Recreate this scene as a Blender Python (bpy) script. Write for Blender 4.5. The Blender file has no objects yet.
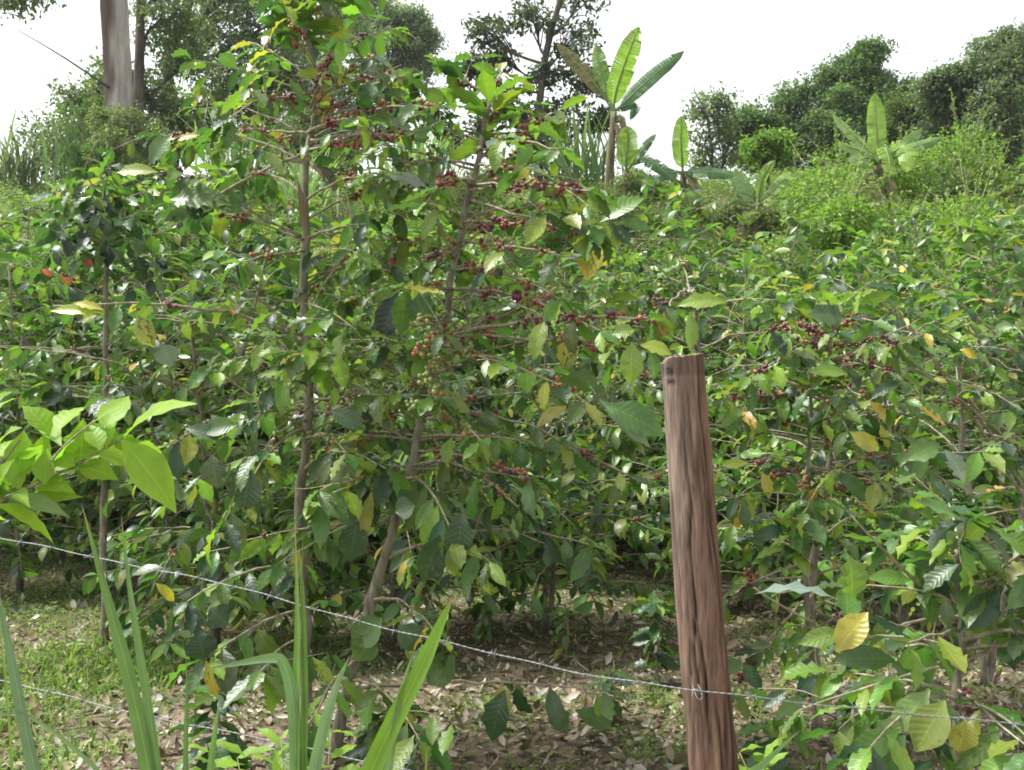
import bpy, math, random
import numpy as np

R = math.radians
SC = bpy.context.scene
COL = SC.collection
FPX, CAMH = 995.56, 1.5


def P(px, py, d):
    """photo pixel + distance (m) -> world point"""
    return np.array([(px - 512) / FPX * d, d, CAMH - (py - 385) / FPX * d])


def ground_h(x, y):
    x = np.asarray(x, float); y = np.asarray(y, float)
    s = np.clip((y - 8.5) / 20.0, 0, 1)
    rise = 7.0 * (s * s * (3 - 2 * s) * 0.45 + s * 0.55)
    far = np.clip((y - 28.5) / 40.0, 0, 1) * 1.2
    side = np.clip((x - 6) / 20, 0, 1) * np.clip((y - 14) / 20, 0, 1) * 1.6
    bump = 0.035 * np.sin(x * 2.1 + y * 0.7) * np.sin(y * 1.7 - x * 0.4) + 0.02 * np.sin(x * 5.3 + 1) * np.sin(y * 4.7)
    return rise + far + side + bump


# ------------------------------------------------------------------ materials
def nt_new(name):
    m = bpy.data.materials.new(name); m.use_nodes = True
    nt = m.node_tree
    for n in list(nt.nodes): nt.nodes.remove(n)
    return m, nt


class NB:
    def __init__(s, nt): s.nt = nt
    def n(s, t, **kw):
        o = s.nt.nodes.new(t)
        for k, v in kw.items(): setattr(o, k, v)
        return o
    def l(s, a, b): s.nt.links.new(a, b)
    def math(s, op, a, b=None, c=None):
        o = s.n('ShaderNodeMath', operation=op)
        for i, v in enumerate((a, b, c)):
            if v is None: continue
            if isinstance(v, (int, float)): o.inputs[i].default_value = v
            else: s.l(v, o.inputs[i])
        return o.outputs[0]
    def mix(s, f, a, b, mode='MIX'):
        o = s.n('ShaderNodeMix', data_type='RGBA', blend_type=mode)
        for i, v in ((0, f), (6, a), (7, b)):
            if isinstance(v, (int, float)): o.inputs[i].default_value = v
            elif isinstance(v, tuple): o.inputs[i].default_value = v
            else: s.l(v, o.inputs[i])
        return o.outputs[2]
    def smooth(s, v, a, b):
        o = s.n('ShaderNodeMapRange', interpolation_type='SMOOTHSTEP')
        s.l(v, o.inputs[0]); o.inputs[1].default_value = a; o.inputs[2].default_value = b
        return o.outputs[0]


def leaf_material(name, rough=0.36, transl=0.26, veins=1.0, nveins=9, spec=0.5, parallel=False):
    m, nt = nt_new(name); b = NB(nt)
    out = b.n('ShaderNodeOutputMaterial')
    at = b.n('ShaderNodeAttribute', attribute_name='col')
    uv = b.n('ShaderNodeAttribute', attribute_name='luv')
    sep = b.n('ShaderNodeSeparateXYZ'); b.l(uv.outputs['Vector'], sep.inputs[0])
    a, t, rnd = sep.outputs
    aa = b.math('ABSOLUTE', a)
    tc = b.n('ShaderNodeTexCoord')
    no = b.n('ShaderNodeTexNoise'); no.inputs['Scale'].default_value = 14; no.inputs['Detail'].default_value = 3
    b.l(tc.outputs['Object'], no.inputs['Vector'])
    val = b.math('MULTIPLY_ADD', no.outputs['Fac'], 0.7, 0.65)
    comb = b.n('ShaderNodeCombineColor')
    for i in range(3): b.l(val, comb.inputs[i])
    col = b.mix(1.0, at.outputs['Color'], comb.outputs[0], 'MULTIPLY')
    # midrib + side veins
    if veins > 0:
        mid = b.math('SUBTRACT', 1.0, b.smooth(aa, 0.015, 0.07))
        if parallel:
            w = b.math('SINE', b.math('MULTIPLY', a, 34.0))
        else:
            w = b.math('SINE', b.math('MULTIPLY', b.math('SUBTRACT', t, b.math('MULTIPLY', aa, 0.16)), 2 * math.pi * nveins))
        line = b.smooth(w, 0.86, 1.0)
        fac = b.math('MAXIMUM', b.math('MULTIPLY', mid, 0.55 * veins), b.math('MULTIPLY', line, 0.09 * veins))
        lc = b.mix(1.0, col, (1.7, 1.55, 1.6, 1), 'MULTIPLY')
        lc = b.mix(0.12, lc, (0.35, 0.4, 0.16, 1))
        col = b.mix(fac, col, lc)
    # blotches (alpha = amount of brown disease)
    ns = b.n('ShaderNodeTexNoise'); ns.inputs['Scale'].default_value = 2.6; ns.inputs['Detail'].default_value = 2
    mp = b.n('ShaderNodeCombineXYZ'); b.l(a, mp.inputs[0]); b.l(b.math('MULTIPLY', t, 2.2), mp.inputs[1]); b.l(b.math('MULTIPLY', rnd, 37.0), mp.inputs[2])
    b.l(mp.outputs[0], ns.inputs['Vector'])
    sp = b.smooth(b.math('ADD', ns.outputs['Fac'], b.math('MULTIPLY_ADD', at.outputs['Alpha'], 0.32, -0.32)), 0.44, 0.5)
    col = b.mix(b.math('MULTIPLY', sp, 0.85), col, (0.11, 0.055, 0.022, 1))
    geo = b.n('ShaderNodeNewGeometry')
    back = geo.outputs['Backfacing']
    colb = b.mix(0.25, col, (0.08, 0.16, 0.055, 1))
    colf = b.mix(back, col, colb)
    pr = b.n('ShaderNodeBsdfPrincipled')
    b.l(colf, pr.inputs['Base Color'])
    b.l(b.math('MULTIPLY_ADD', back, 0.25, rough), pr.inputs['Roughness'])
    pr.inputs['Specular IOR Level'].default_value = spec
    if veins > 0 and not parallel:
        bp = b.n('ShaderNodeBump'); bp.inputs['Strength'].default_value = 0.13 * min(1, veins); bp.inputs['Distance'].default_value = 0.006
        b.l(b.math('SUBTRACT', b.math('MULTIPLY', w, -0.5), b.math('MULTIPLY', mid, 0.8)), bp.inputs['Height'])
        b.l(bp.outputs[0], pr.inputs['Normal'])
    tr = b.n('ShaderNodeBsdfTranslucent')
    b.l(b.mix(1.0, colf, (1.85, 2.1, 0.9, 1), 'MULTIPLY'), tr.inputs['Color'])
    mx = b.n('ShaderNodeMixShader'); mx.inputs[0].default_value = transl
    b.l(pr.outputs[0], mx.inputs[1]); b.l(tr.outputs[0], mx.inputs[2])
    b.l(mx.outputs[0], out.inputs[0])
    return m


def bark_material(name, c1, c2, scale=20, stretch=0.25, rough=0.9, bump=0.5, attr=False):
    m, nt = nt_new(name); b = NB(nt)
    out = b.n('ShaderNodeOutputMaterial'); pr = b.n('ShaderNodeBsdfPrincipled')
    tc = b.n('ShaderNodeTexCoord'); mp = b.n('ShaderNodeMapping'); mp.inputs['Scale'].default_value = (1, 1, stretch)
    b.l(tc.outputs['Object'], mp.inputs[0])
    n1 = b.n('ShaderNodeTexNoise'); n1.inputs['Scale'].default_value = scale; n1.inputs['Detail'].default_value = 6; n1.inputs['Roughness'].default_value = 0.65
    b.l(mp.outputs[0], n1.inputs[0])
    f = b.smooth(n1.outputs['Fac'], 0.32, 0.68)
    col = b.mix(f, c1 + (1,), c2 + (1,))
    if attr:
        at = b.n('ShaderNodeAttribute', attribute_name='col')
        col = b.mix(1.0, col, at.outputs['Color'], 'MULTIPLY')
    b.l(col, pr.inputs['Base Color']); pr.inputs['Roughness'].default_value = rough
    pr.inputs['Specular IOR Level'].default_value = 0.25
    bp = b.n('ShaderNodeBump'); bp.inputs['Strength'].default_value = bump; bp.inputs['Distance'].default_value = 0.01
    b.l(n1.outputs['Fac'], bp.inputs['Height']); b.l(bp.outputs[0], pr.inputs['Normal'])
    b.l(pr.outputs[0], out.inputs[0])
    return m


def cherry_material():
    m, nt = nt_new('cherry_skin'); b = NB(nt)
    out = b.n('ShaderNodeOutputMaterial'); pr = b.n('ShaderNodeBsdfPrincipled')
    at = b.n('ShaderNodeAttribute', attribute_name='col')
    b.l(at.outputs['Color'], pr.inputs['Base Color']); pr.inputs['Roughness'].default_value = 0.48
    b.l(pr.outputs[0], out.inputs[0]); return m


def soil_material():
    m, nt = nt_new('litter_soil'); b = NB(nt)
    out = b.n('ShaderNodeOutputMaterial'); pr = b.n('ShaderNodeBsdfPrincipled')
    tc = b.n('ShaderNodeTexCoord')
    n1 = b.n('ShaderNodeTexNoise'); n1.inputs['Scale'].default_value = 1.3; n1.inputs['Detail'].default_value = 8; n1.inputs['Roughness'].default_value = 0.7
    n2 = b.n('ShaderNodeTexNoise'); n2.inputs['Scale'].default_value = 24; n2.inputs['Detail'].default_value = 6
    vo = b.n('ShaderNodeTexVoronoi'); vo.inputs['Scale'].default_value = 22
    for n in (n1, n2, vo): b.l(tc.outputs['Object'], n.inputs['Vector'])
    c = b.mix(b.smooth(n2.outputs['Fac'], 0.35, 0.65), (0.075, 0.054, 0.034, 1), (0.20, 0.15, 0.10, 1))
    sepc = b.n('ShaderNodeSeparateColor'); b.l(vo.outputs['Color'], sepc.inputs[0])
    c = b.mix(b.math('MULTIPLY', b.smooth(sepc.outputs[0], 0.55, 0.9), 0.6), c, (0.24, 0.18, 0.12, 1))
    c = b.mix(b.math('MULTIPLY', b.smooth(n1.outputs['Fac'], 0.5, 0.62), 0.7), c, (0.05, 0.09, 0.02, 1))
    b.l(c, pr.inputs['Base Color']); pr.inputs['Roughness'].default_value = 0.95
    bp = b.n('ShaderNodeBump'); bp.inputs['Strength'].default_value = 0.8; bp.inputs['Distance'].default_value = 0.03
    b.l(n2.outputs['Fac'], bp.inputs['Height']); b.l(bp.outputs[0], pr.inputs['Normal'])
    b.l(pr.outputs[0], out.inputs[0]); return m


def metal_material():
    m, nt = nt_new('galvanised_wire'); b = NB(nt)
    out = b.n('ShaderNodeOutputMaterial'); pr = b.n('ShaderNodeBsdfPrincipled')
    tc = b.n('ShaderNodeTexCoord'); n1 = b.n('ShaderNodeTexNoise'); n1.inputs['Scale'].default_value = 30
    b.l(tc.outputs['Object'], n1.inputs[0])
    b.l(b.mix(n1.outputs['Fac'], (0.17, 0.175, 0.17, 1), (0.38, 0.39, 0.39, 1)), pr.inputs['Base Color'])
    pr.inputs['Metallic'].default_value = 0.35; pr.inputs['Roughness'].default_value = 0.5
    b.l(pr.outputs[0], out.inputs[0]); return m


M = dict(
    coffee=leaf_material('coffee_leaf', 0.41, 0.32, 1.0, 9, 0.7),
    coffee_far=leaf_material('coffee_leaf_distant', 0.40, 0.32, 0.3, 8, 0.7),
    herb=leaf_material('soft_leaf', 0.5, 0.42, 0.8, 7, 0.35),
    grass=leaf_material('grass_blade', 0.45, 0.30, 2.2, 5, 0.4, parallel=True),
    canopy=leaf_material('tree_leaf', 0.5, 0.42, 0.0, 5, 0.3),
    banana=leaf_material('banana_leaf', 0.42, 0.36, 0.0, 26, 0.45),
    litter=leaf_material('dry_leaf', 0.8, 0.12, 0.5, 7, 0.2),
    bark=bark_material('coffee_bark', (0.13, 0.115, 0.085), (0.31, 0.28, 0.215), 34, 0.3),
    twig=bark_material('twig_bark', (0.19, 0.165, 0.105), (0.42, 0.37, 0.27), 40, 0.4),
    tree_bark=bark_material('tree_bark', (0.05, 0.042, 0.035), (0.16, 0.135, 0.11), 6, 0.2),
    gum=bark_material('gum_tree_bark', (0.55, 0.52, 0.5), (1.0, 1.0, 1.0), 5, 0.12, attr=True),
    pseudo=bark_material('banana_stem', (0.07, 0.06, 0.035), (0.26, 0.24, 0.14), 9, 0.15),
    post=bark_material('weathered_post_wood', (0.55, 0.53, 0.52), (1.15, 1.13, 1.1), 75, 0.09, 0.9, 1.0, attr=True),
    cherry=cherry_material(), soil=soil_material(), metal=metal_material(),
)


# ------------------------------------------------------------------ mesh accumulation
class Acc:
    def __init__(s): s.v = []; s.f = []; s.c = []; s.u = []; s.n = 0
    def add(s, v, f, c, u):
        v = np.asarray(v, float).reshape(-1, 3)
        s.v.append(v); s.f.append(np.asarray(f, int).reshape(-1, 4) + s.n)
        c = np.asarray(c, float)
        if c.ndim == 1: c = np.tile(c, (len(v), 1))
        s.c.append(c); s.u.append(np.asarray(u, float).reshape(-1, 3)); s.n += len(v)
    def build(s, name, mat, parent=None, smooth=True):
        if s.n == 0: return None
        v = np.concatenate(s.v); f = np.concatenate(s.f); c = np.concatenate(s.c); u = np.concatenate(s.u)
        if parent is not None: v = v - np.array(world_loc(parent))
        me = bpy.data.meshes.new(name)
        me.vertices.add(len(v)); me.vertices.foreach_set('co', v.astype(np.float32).ravel())
        me.loops.add(f.size); me.loops.foreach_set('vertex_index', f.astype(np.int32).ravel())
        me.polygons.add(len(f)); me.polygons.foreach_set('loop_start', (np.arange(len(f)) * 4).astype(np.int32))
        me.update(calc_edges=True)
        me.polygons.foreach_set('use_smooth', np.full(len(f), smooth, dtype=bool))
        ca = me.attributes.new('col', 'FLOAT_COLOR', 'POINT'); ca.data.foreach_set('color', c.astype(np.float32).ravel())
        ua = me.attributes.new('luv', 'FLOAT_VECTOR', 'POINT'); ua.data.foreach_set('vector', u.astype(np.float32).ravel())
        me.materials.append(mat)
        o = bpy.data.objects.new(name, me); COL.objects.link(o)
        if parent is not None: o.parent = parent
        return o


def world_loc(o):
    l = np.array(o.location)
    while o.parent is not None:
        o = o.parent; l = l + np.array(o.location)
    return l


def unit(v):
    return v / np.maximum(np.linalg.norm(v, axis=-1, keepdims=True), 1e-9)


PT = [0, .07, .14, .28, .45, .62, .78, .9, 1]
PROFILE = dict(
    coffee=[.05, .09, .40, .82, 1, .96, .70, .26, .012],
    lance=[.06, .2, .5, .88, 1, .8, .45, .2, .015],
    oval=[.08, .45, .7, .95, 1, .93, .7, .42, .05],
    blade=[.7, .8, .9, 1, 1, .85, .6, .33, .02],
)


def leaves(acc, B, D, N, L, W, K, col, nt=7, na=4, prof='coffee', fold=0.25, wav=0.28, rng=None):
    B, D, N = [np.asarray(x, float).reshape(-1, 3) for x in (B, D, N)]
    n = len(B)
    if n == 0: return
    L = np.broadcast_to(np.asarray(L, float), (n,)); W = np.broadcast_to(np.asarray(W, float), (n,)); K = np.broadcast_to(np.asarray(K, float), (n,))
    col = np.asarray(col, float)
    if col.ndim == 1: col = np.tile(col, (n, 1))
    rng = rng or np.random.default_rng(1)
    D = unit(D); S = unit(np.cross(D, N)); N = np.cross(S, D)
    t = np.linspace(0, 1, nt + 1); a = np.linspace(-1, 1, na + 1)
    w = np.interp(t, PT, PROFILE[prof])
    if nt <= 2: w = np.array([.12, 1, .05]) if nt == 2 else np.array([1, 1])
    k = np.where(np.abs(K) < 1e-3, 1e-3, K)[:, None]; th = k * t[None]
    cx = L[:, None] * np.sin(th) / k; cz = -L[:, None] * (1 - np.cos(th)) / k
    ph = rng.uniform(0, 6.28, n)[:, None, None]; rd = rng.uniform(0, 1, n)
    hw = (w[None] * W[:, None])[:, :, None]                         # n, nt+1, 1
    up = hw * (fold * np.abs(a)[None, None]) + wav * hw * np.sin(t[None, :, None] * 26 + ph + np.sign(a)[None, None] * 1.3) * np.abs(a)[None, None] ** 1.5
    across = hw * a[None, None]
    nx, nz = np.sin(th)[:, :, None], np.cos(th)[:, :, None]
    X = cx[:, :, None] + nx * up; Z = cz[:, :, None] + nz * up
    v = (B[:, None, None] + D[:, None, None] * X[..., None] + N[:, None, None] * Z[..., None] + S[:, None, None] * across[..., None])
    r, c = nt + 1, na + 1
    q = np.array([[i * c + j, i * c + j + 1, (i + 1) * c + j + 1, (i + 1) * c + j] for i in range(nt) for j in range(na)])
    f = q[None] + (np.arange(n) * r * c)[:, None, None]
    u = np.empty((n, r, c, 3)); u[..., 0] = a[None, None]; u[..., 1] = t[None, :, None]; u[..., 2] = rd[:, None, None]
    acc.add(v, f, np.repeat(col, r * c, axis=0), u)


class Bag:
    """collects single leaves, flushes them into one mesh"""
    def __init__(s): s.d = []
    def add(s, b, d, n, L, W, k, c): s.d.append((b, d, n, L, W, k, c))
    def flush(s, acc, **kw):
        if not s.d: return
        z = list(zip(*s.d))
        leaves(acc, np.array(z[0]), np.array(z[1]), np.array(z[2]), np.array(z[3]), np.array(z[4]), np.array(z[5]), np.array(z[6]), **kw)
        s.d = []


def tube(acc, pts, rad, sides=6, col=(1, 1, 1, 0)):
    pts = np.asarray(pts, float); n = len(pts)
    rad = np.broadcast_to(np.asarray(rad, float), (n,))
    T = unit(np.gradient(pts, axis=0))
    ref = np.array([0, 0, 1.0]) if abs(T[:, 2]).mean() < 0.8 else np.array([1.0, 0, 0])
    A = unit(np.cross(T, ref)); Bn = np.cross(T, A)
    ang = np.linspace(0, 2 * np.pi, sides, endpoint=False)
    v = pts[:, None] + (A[:, None] * np.cos(ang)[None, :, None] + Bn[:, None] * np.sin(ang)[None, :, None]) * rad[:, None, None]
    f = [[i * sides + j, i * sides + (j + 1) % sides, (i + 1) * sides + (j + 1) % sides, (i + 1) * sides + j] for i in range(n - 1) for j in range(sides)]
    v = v.reshape(-1, 3)
    k = len(v)
    v = np.vstack([v, pts[:1], pts[-1:]])
    for j in range(0, sides - 1, 2):
        e = (n - 1) * sides; f.append([k, (j + 2) % sides, (j + 1) % sides, j]); f.append([k + 1, e + j, e + (j + 1) % sides, e + (j + 2) % sides])
    u = np.zeros((len(v), 3)); acc.add(v, f, col, u)


def _cubesphere():
    g = np.linspace(-1, 1, 3); v = []; idx = {}; f = []
    def vid(p):
        k = tuple(np.round(p, 3))
        if k not in idx: idx[k] = len(v); v.append(np.array(p, float))
        return idx[k]
    for ax in range(3):
        for s in (-1, 1):
            for i in range(2):
                for j in range(2):
                    q = []
                    for (a, b) in ((i, j), (i + 1, j), (i + 1, j + 1), (i, j + 1)):
                        p = [0, 0, 0]; p[ax] = s; p[(ax + 1) % 3] = g[a]; p[(ax + 2) % 3] = g[b]; q.append(vid(p))
                    f.append(q if s > 0 else q[::-1])
    return unit(np.array(v)), np.array(f)


CSV, CSF = _cubesphere()


def berries(acc, C, Rr, col):
    C = np.asarray(C, float).reshape(-1, 3); n = len(C)
    if n == 0: return
    v = C[:, None] + CSV[None] * np.asarray(Rr, float).reshape(-1, 1, 1)
    f = CSF[None] + (np.arange(n) * len(CSV))[:, None, None]
    acc.add(v, f, np.repeat(np.asarray(col, float).reshape(-1, 4), len(CSV), axis=0), np.zeros((n * len(CSV), 3)))


def smooth_path(pts, n=16):
    """Catmull-Rom through the points"""
    p = np.asarray(pts, float)
    if len(p) == 2: return p[0] + (p[1] - p[0]) * np.linspace(0, 1, n)[:, None]
    p = np.vstack([2 * p[0] - p[1], p, 2 * p[-1] - p[-2]])
    seg = len(p) - 3; res = []
    for s in np.linspace(0, seg - 1e-6, n):
        i = int(s); t = s - i; a, b, c, d = p[i:i + 4]
        res.append(0.5 * ((2 * b) + (c - a) * t + (2 * a - 5 * b + 4 * c - d) * t * t + (3 * b - a - 3 * c + d) * t ** 3))
    return np.array(res)


# ------------------------------------------------------------------ scene helpers
def tag(o, label=None, cat=None, group=None, kind=None):
    if label: o['label'] = label
    if cat: o['category'] = cat
    if group: o['group'] = group
    if kind: o['kind'] = kind
    return o


def thing(name, label, cat, loc, group=None):
    o = bpy.data.objects.new(name, None); COL.objects.link(o)
    o.empty_display_size = 0.2; o.location = tuple(float(q) for q in loc)
    return tag(o, label, cat, group)


def dup(root, loc, rz=0.0, sc=1.0, label=None, group=None):
    def rec(o, par):
        c = o.copy(); COL.objects.link(c); c.parent = par
        for ch in o.children: rec(ch, c)
        return c
    r = rec(root, None)
    r.location = tuple(float(q) for q in loc); r.rotation_euler = (0, 0, rz); r.scale = (sc, sc, sc)
    if label: r['label'] = label
    if group: r['group'] = group
    return r


def c4(c, a=0.0): return np.array([c[0], c[1], c[2], a])


DARK = [(0.024, 0.062, 0.022), (0.036, 0.082, 0.027), (0.052, 0.104, 0.034)]
MID = [(0.076, 0.148, 0.030), (0.098, 0.178, 0.035)]
YOUNG = [(0.165, 0.265, 0.038), (0.205, 0.30, 0.045)]
YELLOW = [(0.38, 0.36, 0.05), (0.30, 0.33, 0.06), (0.42, 0.33, 0.05)]


def coffee_col(rng, young=0.12, mid=0.4, yellow=0.03):
    r = rng.random()
    if r < yellow: c = YELLOW[rng.integers(3)]; a = rng.uniform(.1, .5)
    elif r < yellow + young: c = YOUNG[rng.integers(2)]; a = rng.uniform(0, .2)
    elif r < yellow + young + mid: c = MID[rng.integers(2)]; a = rng.uniform(0, .3)
    else: c = DARK[rng.integers(3)]; a = rng.uniform(0, .2)
    j = rng.uniform(.8, 1.2, 3)
    return np.array([c[0] * j[0], c[1] * j[1], c[2] * j[2], a])


def cherry_col(rng, ripe):
    r = rng.random() * 0.5 + ripe * 0.75 - 0.12
    if r < .33: c = (0.17, 0.22, 0.06)
    elif r < .46: c = (0.30, 0.22, 0.07)
    elif r < .58: c = (0.33, 0.12, 0.05)
    elif r < .80: c = (0.21, 0.040, 0.052)
    else: c = (0.105, 0.03, 0.045)
    return c4(np.array(c) * rng.uniform(.75, 1.25))


def cherry_blob(acc, c, bd, rng, n, ripe, r=0.0081):
    ripe = ripe + rng.normal(0, .22)
    pts = np.array([c + bd * np.clip(rng.normal(0, .014), -.028, .028) + np.clip(rng.normal(0, .011, 3), -.02, .02) for _ in range(n)])
    berries(acc, pts, rng.uniform(.8, 1.2, n) * r, np.array([cherry_col(rng, ripe) for _ in range(n)]))


class Coffee:
    """a coffee plant: stems, branches, foliage, clusters of cherries"""
    def __init__(s, name, label, base, seed, group=None, cat='coffee tree', mat='coffee', nt=10, na=4, lsize=0.132, pal=None):
        s.root = thing(name, label, cat, base, group); s.rng = np.random.default_rng(seed)
        s.stem_list = []; s.br = Acc(); s.bag = Bag(); s.clusters = []; s.mat = mat; s.nt, s.na = nt, na; s.ls = lsize; s.pal = pal or {}
        s.singles = []
    def stem(s, pts, r0, r1, n=24):
        p = smooth_path(pts, n); a = Acc()
        p[1:-1] += s.rng.normal(0, r0 * .25, (n - 2, 3)) * np.array([1, 1, .2])
        q = np.linspace(0, 1, n)
        tube(a, p, (r0 + (r1 - r0) * q) * s.rng.uniform(.88, 1.14, n), 8); s.stem_list.append(a); return p
    def leaf_pair(s, p, bd, droop=None, size=1.0, one=False):
        rng = s.rng
        side = unit(np.cross(bd, np.array([0, 0, 1.0])) + 1e-6)
        for sg in ((-1, 1) if not one else (rng.choice((-1, 1)),)):
            dr = rng.uniform(-.1, .9) if droop is None else droop + rng.uniform(-.3, .3)
            D = bd * rng.uniform(.25, .7) + side * sg * rng.uniform(.6, 1) + np.array([0, 0, -dr]) + rng.normal(0, .18, 3)
            N = np.array([0, 0, 1.0]) + rng.normal(0, .38, 3)
            L = s.ls * size * rng.uniform(.65, 1.2)
            s.bag.add(p + unit(D) * .006, D, N, L, L * rng.uniform(.165, .235), rng.uniform(-.2, 1.3), coffee_col(rng, **s.pal))
    def branch(s, p0, p1, arch=0.06, r0=0.0055, lf=(.35, 1), pl=.75, cf=None, pc=.6, ripe=.6, step=.06, ncl=(4, 15), sub=.10, droop=None, size=1.0, mid=None, tips=True, sides=5):
        rng = s.rng; p0 = np.asarray(p0, float); p1 = np.asarray(p1, float)
        Ln = np.linalg.norm(p1 - p0); n = max(6, int(Ln / .06))
        if mid is not None: pts = smooth_path([p0, *mid, p1], n)
        else:
            t = np.linspace(0, 1, n)[:, None]
            pts = p0 + (p1 - p0) * t + np.array([0, 0, 1.0]) * arch * 4 * t * (1 - t) * Ln
        pts[1:] += rng.normal(0, .0035, (n - 1, 3))
        tube(s.br, pts, np.linspace(r0, r0 * .38, n), sides)
        T = unit(np.gradient(pts, axis=0)); cum = np.linspace(0, 1, n)
        for q in np.arange(0.04, 1.0, step / max(Ln, .05)):
            p = np.array([np.interp(q, cum, pts[:, k]) for k in range(3)]); bd = T[min(n - 1, int(q * n))]
            if lf[0] <= q <= lf[1] and rng.random() < pl: s.leaf_pair(p, bd, droop, size, one=rng.random() < .3)
            if cf and cf[0] <= q <= cf[1] and rng.random() < pc:
                a = Acc(); cherry_blob(a, p, bd, rng, int(rng.integers(*ncl)), ripe); s.clusters.append(a)
            if q > .3 and rng.random() < sub:
                e = unit(bd * .6 + unit(rng.normal(0, 1, 3)) * .8); Ls_ = rng.uniform(.10, .26); tw = np.array([p, p + e * Ls_ * .5 + rng.normal(0, .01, 3), p + e * Ls_ + np.array([0, 0, -.02])])
                tw = smooth_path(tw, 6); tube(s.br, tw, np.linspace(r0 * .4, r0 * .2, 6), 4)
                if rng.random() < .8:
                    for kk in (3, 5): s.leaf_pair(tw[kk], e, droop, size * .85, one=rng.random() < .4)
        if tips and lf[1] >= 1:
            s.leaf_pair(pts[-1], T[-1], droop, size)
            D = T[-1] + rng.normal(0, .2, 3)
            s.bag.add(pts[-1], D, np.array([0, 0, 1.0]) + rng.normal(0, .3, 3), s.ls * size * rng.uniform(.5, .9), s.ls * size * .17, .5, coffee_col(rng, **s.pal))
        return pts
    def auto(s, st, f0=.2, f1=.97, step=.11, lmax=.7, lmin=.15, elev=(-.05, .7), peak=.35, skip=.1, front=0.0, **kw):
        rng = s.rng; n = len(st); H = np.linalg.norm(st[-1] - st[0]); az = rng.uniform(0, 6.28); q = f0
        while q < f1:
            p = np.array([np.interp(q, np.linspace(0, 1, n), st[:, k]) for k in range(3)])
            up = (q - peak) / (1 - peak) if q > peak else 0
            L0 = lmax + (lmin - lmax) * up ** 1.3 if q > peak else lmax * (.6 + .4 * q / peak)
            el = elev[0] + (elev[1] - elev[0]) * max(0, (q - .4) / .6)
            for k in (0, math.pi):
                if rng.random() < skip: continue
                a = az + k + rng.normal(0, .25)
                if math.sin(a) < -.25 and rng.random() < front: continue
                L = L0 * rng.uniform(.7, 1.2); e = el + rng.normal(0, .15)
                d = np.array([math.cos(a) * math.cos(e), math.sin(a) * math.cos(e), math.sin(e)])
                s.branch(p, p + d * L, arch=rng.uniform(.0, .09), **kw)
            az += 1.57 + rng.normal(0, .3); q += step / H * rng.uniform(.7, 1.3)
    def twigs(s, st, n, f0=.3, f1=.75, L=(.35, .7), r0=.0045):
        rng = s.rng
        for _ in range(n):
            p = st[int(len(st) * rng.uniform(f0, f1))]; a = rng.uniform(0, 6.28); e = rng.uniform(-.2, .7)
            d = np.array([math.cos(a) * math.cos(e), math.sin(a) * math.cos(e), math.sin(e)]); Ln = rng.uniform(*L)
            s.branch(p, p + d * Ln, rng.uniform(.02, .16), r0, lf=(.75, 1), pl=.3, size=.7, sub=.25, cf=(.3, .9), pc=.12, ripe=rng.uniform(.2, .9), ncl=(3, 8))
    def tuft(s, p, n=8, size=1.1, el=(.1, 1.0)):
        rng = s.rng
        for k in range(n):
            a = k * 2.4 + rng.normal(0, .3); e = rng.uniform(*el)
            D = np.array([math.cos(a) * math.cos(e), math.sin(a) * math.cos(e), math.sin(e)])
            s.bag.add(p + D * .01 - np.array([0, 0, .012 * k]), D, np.array([0, 0, 1.0]) + rng.normal(0, .3, 3), s.ls * size * rng.uniform(.75, 1.15), s.ls * size * .21, rng.uniform(.1, 1.0), coffee_col(rng, young=.35, mid=.5, yellow=0.0))
    def leaf(s, b, t, d, w, col, spot=0.0, k=.3, face=.7, label=None, dd=0.0, kind='leaf', into=None):
        """one leaf seen in the photo: base px, tip px, distance, full width px"""
        p0 = P(b[0], b[1], d); p1 = P(t[0], t[1], d + dd); D = p1 - p0; L = np.linalg.norm(D) * (1 + k * k * .05)
        N = np.array([s.rng.normal(0, .25), -face, 1 - face + .15])
        # aim so that the curved tip still lands on the measured tip
        Dn = unit(D); S = unit(np.cross(Dn, N)); Nn = np.cross(S, Dn)
        D2 = Dn * math.cos(k / 2) + Nn * math.sin(k / 2)
        a = Acc()
        leaves(a, p0, D2, np.cross(unit(np.cross(D2, N)), D2), L, w / FPX * d * .55, k, c4(col, spot), nt=8, na=4, rng=s.rng)
        s.singles.append((a, label, kind))
    def finish(s, cluster_name='cherry_cluster', cl_parts=True, **kw):
        for a in s.stem_list: a.build('stem', M['bark'], s.root)
        s.br.build('branches', M['twig'], s.root)
        f = Acc(); s.bag.flush(f, nt=s.nt, na=s.na, rng=s.rng, **kw); f.build('foliage', M[s.mat], s.root)
        if cl_parts:
            cl = sorted(s.clusters, key=lambda a: float(np.concatenate(a.v)[:, 1].mean()))
            for a in cl[:99]: a.build(cluster_name, M['cherry'], s.root)
            m = Acc()
            for a in cl[99:]:
                for v, ff, c, u in zip(a.v, a.f, a.c, a.u): m.add(v, ff, c, u)
            o = m.build('farther_cherries', M['cherry'], s.root)
            if o: o['kind'] = 'stuff'
        else:
            m = Acc()
            for a in s.clusters:
                for v, ff, c, u in zip(a.v, a.f, a.c, a.u): m.add(v, ff, c, u)
            m.build('cherries', M['cherry'], s.root)
        for a, lab, kind in s.singles:
            o = a.build(kind, M[s.mat], s.root)
            if lab: o['label'] = lab
        return s.root


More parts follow.
